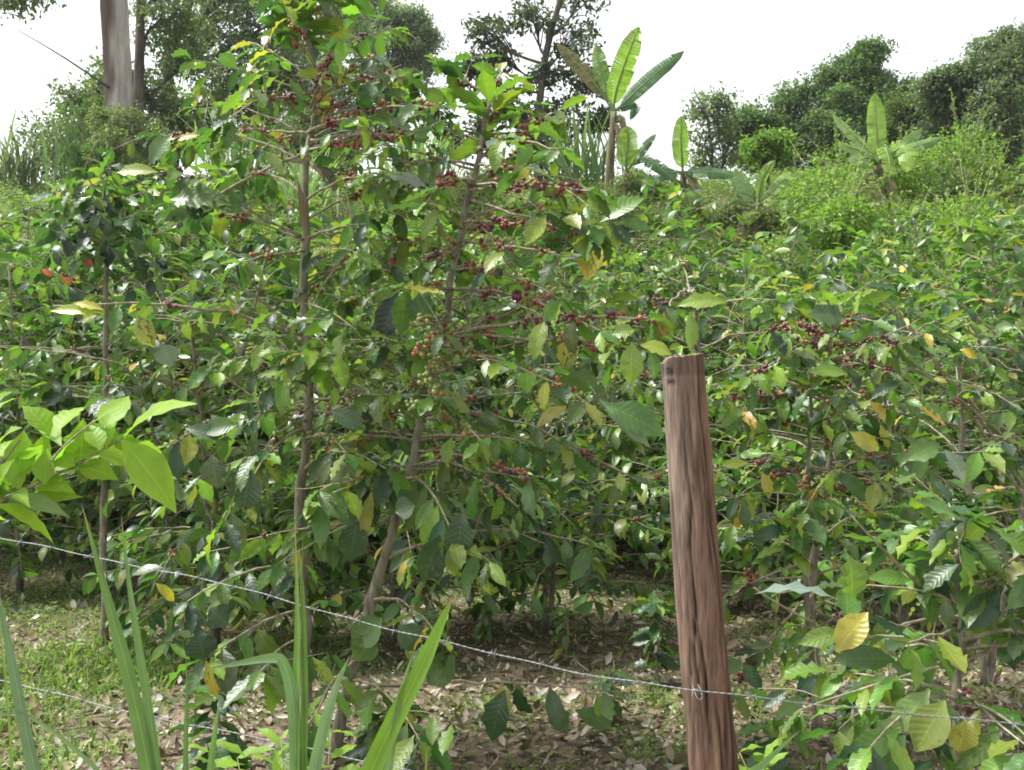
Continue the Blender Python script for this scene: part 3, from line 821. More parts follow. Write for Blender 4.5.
    B(P(697, 350, 4.1), P(640, 300, 3.5), .08, .006, lf=(.6, 1), pl=.5, cf=(.6, .9), pc=.4)
    B(P(697, 310, 4.0), P(760, 300, 3.7), .04, .006, lf=(.4, 1), pl=.6)
    L((728, 302), (677, 306), 3.1, 17, (.20, .30, .04), .05, .7, label='bright yellow green leaf above the post')
    L((690, 312), (690, 352), 3.2, 15, (.17, .25, .05), .35, .3)
    L((664, 312), (660, 342), 3.3, 12, (.36, .26, .05), .6, .3, label='yellow brown withered leaf beside the post top')
    L((640, 345), (672, 355), 3.0, 16, (.26, .32, .04), .1, .6); L((632, 342), (630, 385), 3.0, 22, (.20, .30, .05), .1, .5); L((635, 330), (612, 335), 3.0, 16, (.16, .26, .04), 0, .5)
    L((650, 350), (655, 378), 3.05, 14, (.10, .2, .04), 0, .4)
    L((605, 405), (664, 436), 3.1, 30, (.08, .17, .04), 0, .7, label='large ribbed green leaf left of the post')
    L((600, 400), (650, 448), 3.15, 18, (.16, .22, .13), 0, .4)
    L((600, 222), (645, 198), 3.5, 20, (.12, .22, .04), 0, .5); L((604, 226), (580, 232), 3.5, 18, (.2, .29, .045), 0, .6)
    L((612, 225), (630, 245), 3.5, 16, (.04, .08, .04), 0, .4); L((608, 228), (618, 250), 3.5, 20, (.2, .28, .045), .1, .4); L((618, 222), (652, 230), 3.5, 14, (.09, .18, .035), 0, .5)
    B(P(694, 310, 4.0), P(606, 224, 3.5), .04, .005, lf=(2, 2), pl=0, tips=False)
    c.finish()

    # ---- tree right of the post
    d = 4.3
    b = P(816, 745, d); b[2] = 0
    c = Coffee('coffee_tree', 'leafy coffee tree right of the timber post, ring of maroon cherries under its top leaves', b, 55, G_NEAR, pal=dict(young=.28, mid=.45, yellow=.04))
    st = c.stem([b, P(812, 640, d), P(815, 560, d), P(828, 470, d), P(831, 400, d), P(830, 345, d), P(832, 305, d)], .024, .006, 28)
    st2 = c.stem([P(812, 660, d), P(806, 560, d - .1), P(808, 470, d - .15), P(810, 400, d - .2), P(810, 372, d - .2)], .014, .005, 18)
    c.auto(st, f0=.22, f1=.72, step=.065, front=.4, lmax=.68, lf=(.3, 1), pl=.85, sub=.2, cf=(.15, .8), pc=.2, ripe=.45, skip=.12)
    c.auto(st, f0=.72, f1=.98, step=.08, front=.75, lmax=.45, lmin=.15, lf=(.3, 1), pl=.85, cf=(.1, .6), pc=.3, ripe=.85, skip=.1)
    c.auto(st2, f0=.5, f1=.97, step=.09, lmax=.36, lmin=.12, lf=(.3, 1), pl=.85, cf=(.1, .6), pc=.35, ripe=.5, skip=.15)
    c.tuft(P(832, 305, d), 9, 1.1); c.tuft(P(810, 370, d - .2), 9, 1.15)
    B = c.branch
    red = dict(cf=(.1, .95), pc=.95, ripe=.85, ncl=(4, 17))
    B(P(830, 340, d), P(770, 330, d - .6), .05, .007, lf=(.7, 1), pl=.6, **red)
    B(P(830, 348, d), P(895, 345, d - .6), .05, .007, lf=(.6, 1), pl=.7, **red)
    B(P(830, 360, d), P(905, 380, d - .55), .05, .007, lf=(.6, 1), pl=.7, **red)
    B(P(830, 350, d), P(748, 378, d - .5), .05, .007, lf=(.5, 1), pl=.7, cf=(.5, .95), pc=.8, ripe=.8)
    for (x0, y0, x1, y1, dd, rp) in ((830, 350, 790, 350, .5, .8), (830, 335, 872, 322, .5, .8), (828, 385, 865, 402, .5, .7), (826, 400, 725, 398, .5, .7), (812, 450, 800, 500, .4, .5), (812, 430, 840, 470, .45, .5), (808, 520, 790, 548, .4, .5), (815, 520, 840, 500, .4, .4)):
        B(P(x0, y0, d), P(x1, y1, d - dd), c.rng.uniform(.0, .08), .006, lf=(.85, 1), pl=.4, cf=(.2, .97), pc=.5, ripe=rp - .05, ncl=(3, 12), sub=.05)
    c.twigs(st, 18, .2, .9)
    B(P(828, 420, d), P(730, 412, d - .3), .04, .007, lf=(.6, 1), pl=.7, cf=(.4, .9), pc=.5, ripe=.7)
    B(P(826, 470, d), P(735, 500, d - .4), .08, .007, lf=(.4, 1), pl=.8, cf=(.3, .8), pc=.3, ripe=.5)
    B(P(818, 560, d), P(720, 600, d - .2), .04, .006, lf=(.5, 1), pl=.5)
    B(P(816, 590, d), P(735, 690, d - .3), .06, .007, lf=(.6, 1), pl=.3, cf=(.8, .95), pc=.8, ripe=.8)
    B(P(814, 610, d), P(930, 680, d - .1), .04, .006, lf=(.6, 1), pl=.5)
    B(P(815, 640, d), P(740, 660, d - .4), .04, .006, lf=(.4, 1), pl=.7)
    L = c.leaf
    L((806, 372), (848, 374), d - .5, 13, (.17, .28, .04), 0, .5, label='bright green leaf'); L((800, 368), (780, 350), d - .4, 18, MID[0], 0, .5)
    L((770, 498), (762, 472), d - .4, 12, (.38, .33, .05), .1, .3, label='yellow leaf standing in the lower crown'); L((748, 463), (722, 466), d - .4, 10, (.3, .36, .05), 0, .5)
    L((808, 315), (845, 318), d - .3, 26, DARK[2], 0, .5); L((905, 460), (940, 444), d - .6, 22, MID[1], 0, .5)
    c.finish()

    # ---- near right coffee bush in the corner
    d = 2.75
    b = np.array([1.22, 2.75, 0.0])
    c = Coffee('coffee_tree', 'young coffee bush in the lower right corner with glossy leaves and one upright yellow leaf', b, 66, G_NEAR, pal=dict(young=.3, mid=.45, yellow=.0), lsize=.15)
    st = c.stem([b, P(955, 720, d), P(962, 640, d), P(958, 570, d + .05), P(960, 545, d + .05)], .016, .006, 20)
    c.auto(st, f0=.25, f1=.7, step=.09, lmax=.42, lf=(.3, 1), pl=.85, cf=(.1, .5), pc=.10, ripe=.6, skip=.2)
    c.auto(st, f0=.6, f1=.97, step=.07, lmax=.36, lmin=.15, lf=(.3, 1), pl=.9, skip=.1)
    c.tuft(P(960, 545, d), 7, 1.0)
    B = c.branch
    B(P(962, 650, d), P(855, 640, d - .1), .06, .007, lf=(.6, 1), pl=.4)
    B(P(960, 610, d), P(1040, 540, d - .1), .04, .008, lf=(.3, 1), pl=.9)
    B(P(962, 640, d), P(1050, 640, d - .25), .08, .008, lf=(.2, 1), pl=.95)
    B(P(958, 700, d), P(870, 745, d - .35), .08, .007, lf=(.3, 1), pl=.9)
    B(P(958, 700, d), P(1030, 740, d - .3), .08, .007, lf=(.2, 1), pl=.9)
    B(P(920, 585, d), P(848, 512, d - .1), -.02, .006, lf=(.9, 1), pl=.8, size=.5)
    B(P(875, 660, d + .2), P(752, 588, d), .0, .006, lf=(2, 2), pl=0, tips=False)
    L = c.leaf
    L((838, 600), (756, 594), d - .15, 17, (.20, .27, .22), 0, .8, face=.25, label='broad leaf with whitish sheen held level')  # sky sheen put into the pale leaf colour
    L((852, 600), (849, 555), d - .1, 32, (.16, .26, .045), .05, .3, label='upright bright green oval leaf')
    L((836, 652), (868, 612), d - .15, 28, (.40, .34, .045), .1, .3, label='upright yellow leaf')
    L((845, 632), (798, 644), d - .12, 18, (.18, .27, .05), .1, .6)
    L((895, 660), (832, 660), d - .15, 24, (.07, .14, .04), 0, .6)
    L((912, 580), (866, 578), d - .05, 15, (.12, .24, .035), 0, .5); L((905, 560), (965, 580), d, 20, (.09, .15, .07), 0, .6); L((962, 575), (900, 552), d + .05, 16, (.11, .21, .04), 0, .5)
    L((925, 525), (985, 532), d + .3, 22, (.16, .2, .14), 0, .5); L((1000, 535), (1050, 560), d - .1, 24, (.15, .25, .05), 0, .5)
    L((960, 632), (1000, 590), d - .1, 26, (.04, .09, .035), 0, .5); L((930, 690), (893, 735), d - .25, 26, (.16, .25, .06), .1, .4)
    L((945, 700), (915, 752), d - .3, 34, (.2, .25, .05), .3, .4, label='broad yellow green drooping leaf'); L((965, 720), (958, 752), d - .3, 28, (.3, .29, .05), .3, .3, label='yellow drooping leaf')
    L((900, 730), (842, 762), d - .3, 26, (.12, .24, .04), 0, .5); L((905, 735), (872, 775), d - .3, 26, (.09, .2, .05), 0, .5)
    L((945, 450), (965, 482), 4.2 - 1.2, 18, (.2, .25, .2), 0, .4)
    for (x, y) in ((965, 690), (940, 715), (957, 712)):
        a = Acc(); cherry_blob(a, P(x, y, d - .1), np.array([1., 0, 0]), c.rng, 3, .75, .007); c.clusters.append(a)
    c.finish()

    # ---- twiggy bush on the right edge
    d = 4.9
    b = P(985, 700, d); b[2] = 0
    c = Coffee('coffee_tree', 'straggly coffee bush at the right edge with long bare beige twigs and sparse small leaves', b, 77, G_NEAR, pal=dict(young=.2, mid=.45, yellow=.06), lsize=.12)
    st = c.stem([b, P(980, 600, d), P(968, 500, d), P(962, 420, d), P(955, 340, d)], .024, .007, 22)
    st2 = c.stem([P(985, 690, d), P(1015, 560, d), P(1030, 440, d), P(1035, 340, d)], .02, .007, 22)
    for (sx, sy, tx, ty, ar) in ((1060, 560, 865, 268, .03), (1030, 500, 880, 300, .05), (1075, 520, 900, 360, .06), (1040, 600, 850, 430, .05), (968, 500, 880, 560, .08), (962, 430, 845, 420, .06),
                                 (1035, 380, 935, 290, .05), (1030, 450, 905, 400, .08), (975, 580, 840, 505, .07), (985, 620, 870, 640, .06), (1070, 440, 940, 330, .05), (980, 560, 760, 480, .1), (1020, 540, 930, 470, .0)):
        c.branch(P(sx, sy, d + .2), P(tx, ty, d - .3), ar, .010, lf=(.6, 1), pl=.3, cf=(.5, .8), pc=.06)
    c.auto(st, f0=.35, f1=.97, step=.10, lmax=.6, lmin=.25, lf=(.45, 1), pl=.75, skip=.2)
    c.auto(st2, f0=.35, f1=.97, step=.10, lmax=.6, lmin=.25, lf=(.45, 1), pl=.75, skip=.2)
    c.tuft(st[-1], 8); c.tuft(st2[-1], 8)
    c.finish()

    # ---- slim dark tree at the left
    d = 5.6
    b = P(106, 640, d); b[2] = 0
    c = Coffee('coffee_tree', 'dark stemmed coffee tree at the left with glossy blackish leaves hanging round its top', b, 88, G_NEAR, pal=dict(young=.05, mid=.35, yellow=.02), lsize=.15)
    st = c.stem([b, P(104, 500, d), P(106, 380, d), P(105, 260, d), P(104, 190, d)], .024, .01, 26)
    c.auto(st, f0=.42, f1=.7, step=.075, lmax=.7, lf=(.35, 1), pl=.8, skip=.1, sub=.2, cf=(.3, .9), pc=.08)
    c.auto(st, f0=.72, f1=.98, step=.06, lmax=.5, lmin=.2, lf=(.25, 1), pl=.9, skip=.05, elev=(0, .5), droop=.6)
    c.tuft(st[-1], 10, 1.1, (-.2, .7))
    for (bx, by, tx, ty, w) in ((108, 195, 102, 232, 17), (98, 215, 80, 225, 14), (106, 240, 108, 268, 13), (66, 235, 74, 262, 11), (88, 230, 82, 262, 12)):
        c.leaf((bx, by), (tx, ty), d - .15, w, (.012, .028, .016), 0, .3)
    for (x, y, col) in ((47, 272, (.42, .10, .02)), (66, 280, (.45, .14, .02)), (88, 262, (.35, .08, .03))):
        c.leaf((x - 5, y - 3), (x + 5, y + 5), d - .3, 7, col, .2, .4, label='orange dying leaf')
    c.finish()

    # ---- low saplings
    def sapling(name, label, px, py, d, h, seed, n=5, ls=.15, pal=None):
        b = P(px, py, d); b[2] = ground_h(b[0], d)
        c = Coffee(name, label, b, seed, 'coffee saplings on the plantation floor', 'coffee sapling', lsize=ls, pal=pal or dict(young=.03, mid=.3, yellow=0))
        st = c.stem([b, b + [.02, 0, h * .5], b + [.0, .02, h]], .008, .004, 10)
        for q in np.linspace(.3, 1, n):
            p = b + np.array([0, 0, h * q])
            for _ in range(2): c.leaf_pair(p, unit(c.rng.normal(0, 1, 3) * np.array([1, 1, .1])), .3)
        c.tuft(st[-1], 7, 1.0, (-.1, .6)); c.finish()
    sapling('coffee_sapling', 'dark leaved coffee sapling on the ground just left of the timber post', 655, 665, 5.0, .42, 91, 8, .13)
    sapling('coffee_sapling', 'low dark coffee sapling under the upper wire at the left, beside the bent grass blade', 215, 735, 3.75, .35, 92, 6, .16)
    sapling('coffee_sapling', 'dense dark coffee sapling at the foot of the leaning stem', 385, 790, 3.7, .25, 93, 7, .15)
    sapling('coffee_sapling', 'light green coffee sapling on the litter between the leaning stem and the post', 565, 640, 5.4, .3, 94, 4, .10, dict(young=.4, mid=.5, yellow=0))
    sapling('coffee_sapling', 'small light green coffee sapling below the dark gap right of the leaning stem', 485, 640, 5.7, .3, 96, 5, .10, dict(young=.4, mid=.5, yellow=0))
    sapling('coffee_sapling', 'small coffee sapling on the litter close to the upper wire left of the post', 610, 700, 4.5, .22, 97, 4, .11, dict(young=.3, mid=.5, yellow=0))
    sapling('coffee_sapling', 'coffee sapling under the broad whitish leaf right of the post', 800, 690, 4.8, .35, 98, 6, .12, dict(young=.2, mid=.6, yellow=0))
    sapling('coffee_sapling', 'short broad leaved sapling at the right foot of the timber post', 775, 735, 3.6, .25, 95, 5, .16, dict(young=.15, mid=.6, yellow=0))


Y = (.42, .38, .045)
near_trees()


# ================================================================== foreground plants
def ribbon(acc, pts, wid, col, face=(0, -1, .2), fold=.25, na=4):
    pts = np.asarray(pts, float); n = len(pts); T = unit(np.gradient(pts, axis=0))
    S = unit(np.cross(T, np.array(face))); N = np.cross(S, T); a = np.linspace(-1, 1, na + 1)
    w = np.asarray(wid)[:, None, None]
    v = pts[:, None] + S[:, None] * (a[None, :, None] * w) + N[:, None] * (fold * np.abs(a)[None, :, None] * w)
    c = na + 1; f = [[i * c + j, i * c + j + 1, (i + 1) * c + j + 1, (i + 1) * c + j] for i in range(n - 1) for j in range(na)]
    u = np.zeros((n, c, 3)); u[..., 0] = a[None]; u[..., 1] = np.linspace(0, 1, n)[:, None]; u[..., 2] = .3
    cc = np.tile(c4(col, .12), (n * c, 1)); tipf = np.repeat(np.clip((np.linspace(0, 1, n) - .93) / .05, 0, 1), c)[:, None]
    cc[:, :3] = cc[:, :3] * (1 - tipf) + np.array([.26, .19, .09]) * tipf
    acc.add(v, f, cc, u)


def grass_plant(label, blades, base_px, d, seed):
    """blades: list of (pixel polyline, max width px, colour)"""
    b = P(*base_px, d); b[2] = 0
    root = thing('grass_plant', label, 'tall grass', b, 'tall grass blades in front of the fence')
    r_ = np.random.default_rng(seed)
    for pix, w, col in blades:
        p = [P(x, y, d + (q[0] if q else 0)) for (x, y, *q) in pix]
        # carry the blade on down to the ground
        dv = p[0] - p[1]; foot = p[0] + dv * (p[0][2] / max(.02, -dv[2])) * .6; foot = np.array([foot[0], d + .02, 0.0])
        pth = smooth_path([foot + (p[0] - foot) * q for q in (0, .35, .7)] + p, 60)
        zz = np.linspace(0, 1, 60); ww = np.interp(zz, [0, .25, .5, .75, .92, 1], [.55, .9, 1, .72, .28, .02]) * w / FPX * d * .5
        a = Acc(); ribbon(a, pth, ww, np.array(col) * r_.uniform(.9, 1.1), face=(r_.normal(0, .3), -1, .2)); a.build('blade', M['grass'], root)
    return root


G1, G2, G3 = (.12, .205, .07), (.14, .22, .10), (.15, .27, .035)
grass_plant('pair of tall upright grass blades crossing the wires at the left', [
    ([(152, 790), (132, 690), (108, 600), (82, 505)], 17, G1), ([(160, 790), (148, 700), (132, 600), (121, 515)], 14, (.15, .26, .10)),
    ([(186, 800), (186, 740), (187, 700), (186, 655)], 6, G1), ([(208, 800), (214, 740), (220, 698)], 9, (.12, .22, .07))], (158, 860), 1.75, 1)
grass_plant('grass blades at the left edge of the picture', [
    ([(40, 800), (24, 720), (8, 640), (-4, 580)], 16, (.16, .25, .15)), ([(8, 700), (2, 640), (-2, 585)], 6, (.15, .25, .05)), ([(120, 800), (70, 745), (20, 712), (-30, 700)], 5, (.17, .26, .10)), ([(-20, 740), (-8, 718), (25, 712)], 8, (.18, .27, .15))], (60, 880), 1.7, 2)
grass_plant('tall grass stem left of the leaning tree with one blade bent sharply to the left', [
    ([(296, 800), (297, 700), (298, 620), (295, 520)], 15, (.13, .25, .05)), ([(303, 790), (305, 690), (303, 600), (299, 545)], 9, (.14, .24, .06)), ([(305, 790), (304, 700), (302, 600), (303, 530)], 3, (.18, .26, .08)),
    ([(296, 760), (293, 700), (284, 664), (272, 658), (240, 663), (202, 670)], 13, (.16, .27, .12))], (298, 870), 1.8, 3)
grass_plant('broad bright grass blade slanting up to the right below the centre', [
    ([(362, 800), (385, 740), (420, 670), (440, 625), (453, 596)], 21, G3), ([(384, 800), (392, 745), (402, 690), (414, 650)], 10, (.16, .25, .12)), ([(425, 800), (426, 770), (427, 745)], 4, (.18, .26, .05)),
    ([(310, 800), (322, 735), (335, 690), (350, 655)], 14, (.2, .3, .18)), ([(740, 790), (765, 762), (800, 730)], 11, (.14, .25, .10))], (375, 870), 1.85, 4)


def bright_shrub():
    d = 2.0
    b = np.array([-1.25, 2.1, 0.0])
    root = thing('broadleaf_shrub', 'bright yellow green broad leaved shrub reaching in from the left edge', 'shrub', b)
    r_ = np.random.default_rng(8)
    a = Acc()
    tube(a, smooth_path([b, [-1.22, 2.08, .6], P(-70, 560, d), P(0, 502, d), P(40, 482, d), P(85, 460, d), P(124, 437, d)], 26), np.linspace(.008, .002, 26), 6, (1, 1, 1, 0))
    tube(a, smooth_path([P(-40, 535, d), P(-10, 480, d), P(20, 440, d - .05)], 12), np.linspace(.005, .002, 12), 6)
    tube(a, smooth_path([P(40, 482, d), P(60, 450, d - .05), P(95, 420, d)], 12), np.linspace(.003, .0015, 12), 6)
    a.build('stem', M['twig'], root)
    Lf = [((124, 438), (197, 404), 28), ((122, 440), (176, 513), 34), ((122, 437), (164, 472), 28), ((92, 424), (132, 404), 12), ((57, 432), (87, 407), 24), ((50, 434), (22, 406), 26), ((42, 482), (50, 428), 25),
          ((125, 441), (60, 440), 26), ((78, 466), (118, 480), 24), ((95, 452), (132, 462), 24), ((36, 484), (76, 494), 20), ((8, 498), (70, 518), 19), ((-6, 504), (54, 545), 20), ((-5, 455), (22, 428), 20), ((-12, 470), (14, 440), 24),
          ((0, 500), (-25, 470), 24), ((20, 490), (14, 455), 20), ((60, 472), (75, 440), 20), ((-40, 520), (5, 520), 18), ((-20, 430), (18, 398), 20), ((-10, 410), (12, 392), 14), ((75, 466), (52, 462), 18), ((100, 450), (90, 425), 18), ((-30, 510), (-10, 545), 20), ((15, 492), (30, 508), 14)]
    for k in range(20):
        t = r_.uniform(0, 1); x = -30 + 150 * t; y = 512 - 72 * t + r_.normal(0, 10); an = r_.uniform(-2.6, .9); ln = r_.uniform(32, 62)
        Lf.append(((x, y), (x + ln * math.cos(an), y + ln * .8 * math.sin(an)), r_.uniform(17, 27)))
    for k, (p, q, w) in enumerate(Lf):
        p0 = P(*p, d + r_.normal(0, .03)); p1 = P(*q, d + r_.normal(0, .07)); D = p1 - p0; N = np.array([r_.normal(0, .3), -.55, .75]) + r_.normal(0, .15, 3)
        kk = .5 + r_.uniform(-.2, .2); Dn = unit(D); S = unit(np.cross(Dn, N)); Nn = np.cross(S, Dn); D2 = Dn * math.cos(kk / 2) + Nn * math.sin(kk / 2)
        col = np.array([.22, .345, .04]) * r_.uniform(.85, 1.12)
        if k in (11,): col = np.array([.20, .28, .16])
        a = Acc(); leaves(a, p0, D2, Nn * math.cos(kk / 2) - Dn * math.sin(kk / 2), np.linalg.norm(D) * 1.02, w / FPX * d * .60, kk, c4(col, .05 if k else .25), nt=10, na=4, prof='lance', rng=r_, wav=.10)
        a.build('leaf', M['herb'], root)


bright_shrub()


def bright_seedling(label, px, d, h, seed, n=14, w=.16):
    r_ = np.random.default_rng(seed); b = P(px, 900, d); b[2] = 0
    root = thing('seedling', label, 'seedling', b, 'bright green seedlings along the fence')
    a = Acc(); tops = []
    for k in range(4):
        t = b + np.array([r_.normal(0, w * .7), r_.normal(0, .05), h * r_.uniform(.92, 1.08)])
        tube(a, smooth_path([b + r_.normal(0, .01, 3) * [1, 1, 0], (b + t) / 2 + r_.normal(0, .015, 3), t], 10), np.linspace(.004, .0015, 10), 5); tops.append(t)
    a.build('stem', M['twig'], root); bag = Bag()
    for t in tops:
        for k in range(n):
            an = k * 2.4 + r_.normal(0, .3); e = r_.uniform(.0, 1.0); D = np.array([math.cos(an) * math.cos(e), math.sin(an) * math.cos(e), math.sin(e)])
            bag.add(t - np.array([0, 0, .018 * k]), D, np.array([0, -.2, 1.0]) + r_.normal(0, .25, 3), r_.uniform(.05, .1), r_.uniform(.012, .02), r_.uniform(.2, .9), c4(np.array([.19, .31, .04]) * r_.uniform(.85, 1.15)))
    f = Acc(); bag.flush(f, nt=6, na=4, prof='lance', rng=r_); f.build('foliage', M['herb'], root)


bright_seedling('bright green seedling cluster between the bent grass stem and the slanting blade', 305, 2.1, .76, 14, 14, .13)
bright_seedling('small bright green seedling at the bottom edge by the right foot of the post', 792, 2.9, .40, 16, 9)
# ================================================================== rows of coffee shrubs behind
def proto_shrub(seed, label, loc, group, h=2.4, pal=None, name='coffee_shrub', lmax=.75, lsize=.135, cherry=.05):
    c = Coffee(name, label, loc, seed, group, 'coffee shrub', mat='coffee_far', nt=4, na=2, lsize=lsize, pal=pal or dict(young=.26, mid=.42, yellow=.025))
    r_ = c.rng; b = np.array(loc, float)
    for k in range(2):
        o = np.array([r_.normal(0, .12), r_.normal(0, .12), 0]) * k
        top = b + o + np.array([r_.normal(0, .15), r_.normal(0, .15), h * (1 - .18 * k)])
        st = c.stem([b + o * .2, b + o * .7 + [0, 0, h * .4], top], .022, .007, 14)
        c.auto(st, f0=.15, f1=.98, step=.07 if k == 0 else .12, lmax=lmax, lmin=.2, lf=(.25, 1), pl=.9, skip=.08, peak=.4, cf=(.3, .9), pc=cherry * .7, ripe=.65, sides=4)
        c.tuft(top, 9)
        for _ in range(12):
            q = st[int(r_.integers(2, 12))]; an = r_.uniform(0, 6.28); e = q + np.array([math.cos(an), math.sin(an), r_.uniform(-.1, .5)]) * r_.uniform(.5, .95)
            c.branch(q, e, .05, .008, lf=(.7, 1), pl=.3, sub=.2)
    return c.finish()


def at_px(px, d):
    x = (px - 512) / FPX * d
    return np.array([x, d, float(ground_h(x, d))])


GB = 'coffee shrubs in the row behind the first trees'
GC = 'coffee shrubs further up the slope'
protos = []
first_row = [  # px, distance, proto, scale, rotation, label
    (20, 7.2, 0, .95, .3, 'glossy coffee shrub at the far left behind the bright yellow green shrub'),
    (175, 7.4, 1, 1.02, 1.2, 'glossy dark coffee shrub between the dark stemmed left tree and the tall slender tree'),
    (345, 8.0, 2, 1.0, 2.2, 'shaded coffee shrub seen in the gap between the tall slender tree and the leaning tree'),
    (470, 8.3, 3, 1.02, .7, 'coffee shrub behind the lower stem of the leaning tree, deep shade under it'),
    (600, 7.8, 0, .97, 3.0, 'coffee shrub over the litter clearing just left of the timber post'),
    (745, 6.8, 1, .98, 4.1, 'broad coffee shrub behind the right side of the timber post'),
    (875, 7.4, 2, .96, 5.2, 'coffee shrub behind the leafy tree right of the post'),
    (1005, 6.5, 3, .92, 2.9, 'coffee shrub behind the bare beige twigs at the right edge'),
]
for px, d, k, s, rz, lab in first_row:
    loc = at_px(px, d)
    if k >= len(protos):
        protos.append(proto_shrub(200 + k, lab, loc, GB, h=2.35 + .1 * k, lmax=.75 + .03 * k)); protos[-1].rotation_euler = (0, 0, rz)
    else: dup(protos[k], loc, rz, s, lab, GB)
nearer = [(218, 5.7, 1, .98, 2.6, 'coffee shrub just behind the stem of the tall slender tree on its left side'), (392, 5.8, 2, .93, .4, 'coffee shrub filling the space between the tall slender stem and the leaning stem'),
          (545, 6.0, 0, .93, 1.9, 'coffee shrub right of the leaning tree under its long cherry branch'), (900, 5.9, 1, .92, 5.0, 'coffee shrub between the leafy tree right of the post and the bare beige twigs')]
for px, d, k, s, rz, lab in nearer: dup(protos[k], at_px(px, d), rz, s, lab, GB)
upper = [
    (-25, 9.6, 2, 1.15, .2, 'coffee shrub on the left edge below the thin reed tufts'), (95, 10.0, 0, 1.12, 1.1, 'coffee shrub below the reed clump at the upper left'),
    (215, 9.8, 3, 1.18, 2.0, 'coffee shrub below the thin grey tree trunks at the upper left'), (330, 10.4, 1, 1.15, 3.3, 'coffee shrub low behind the tall slender tree'),
    (450, 10.2, 2, 1.05, 4.0, 'coffee shrub behind the leaning stem where green cherries cluster'), (565, 10.6, 0, 1.0, 5.1, 'coffee shrub behind the long cherry branches left of the post'),
    (690, 9.4, 3, 1.2, .9, 'dark glossy coffee shrub whose top rises over the timber post'), (760, 9.8, 1, 1.15, 2.4, 'coffee shrub right of the post top, light catching its upper leaves'),
    (860, 9.2, 2, 1.06, 3.6, 'coffee shrub in front of the rounded yellow green thicket'), (960, 9.0, 0, 1.1, 4.7, 'coffee shrub below the dark shrubs at the upper right'), (1060, 8.8, 3, 1.1, 5.9, 'coffee shrub cut off by the right edge at mid height'),
]
for px, d, k, s, rz, lab in upper: dup(protos[k], at_px(px, d), rz, s, lab, GC)
third = [(-15, 8.6, 1, 1.22, 'tall coffee shrub at the left edge reaching up below the thin reed tufts'), (62, 8.9, 3, 1.2, 'tall coffee shrub left of the dark stemmed tree, its top below the gap of sky'), (185, 8.7, 0, 1.25, 'tall coffee shrub right of the dark stemmed tree at the left'), (250, 9.4, 2, 1.3, 'tall coffee shrub filling the slope left of the tall slender stem'),
         (715, 8.6, 3, 1.08, 'dark coffee shrub rising just right above the timber post'), (990, 8.2, 2, 1.12, 'tall coffee shrub behind the straggly bush at the right edge'), (135, 9.0, 2, 1.25, 'coffee shrub left of the tall slender stem, taller than the shrubs beside it'), (300, 9.2, 0, 1.3, 'tall coffee shrub directly behind the slender stem at mid height'), (420, 9.0, 1, 1.15, 'coffee shrub behind the drooping trio of leaves'), (530, 9.3, 3, 1.05, 'coffee shrub under the rows of cherries right of the leaning tree'), (635, 8.8, 2, .98, 'coffee shrub whose top shows left of the timber post'),
         (20, 13.0, 1, 1.05, 'coffee shrub on the upper slope under the left reeds'), (150, 13.2, 2, 1.08, 'coffee shrub on the upper slope under the pale tree trunk'), (265, 12.6, 0, 1.0, 'coffee shrub on the upper slope right of the thin dark trunks'),
         (940, 12.0, 1, 1.08, 'coffee shrub on the upper slope at the right below the grey green trees'), (1035, 11.6, 2, 1.3, 'coffee shrub on the upper slope at the right edge')]
for px, d, k, s, lab in third: dup(protos[k], at_px(px, d), px * .1, s, lab, GC)


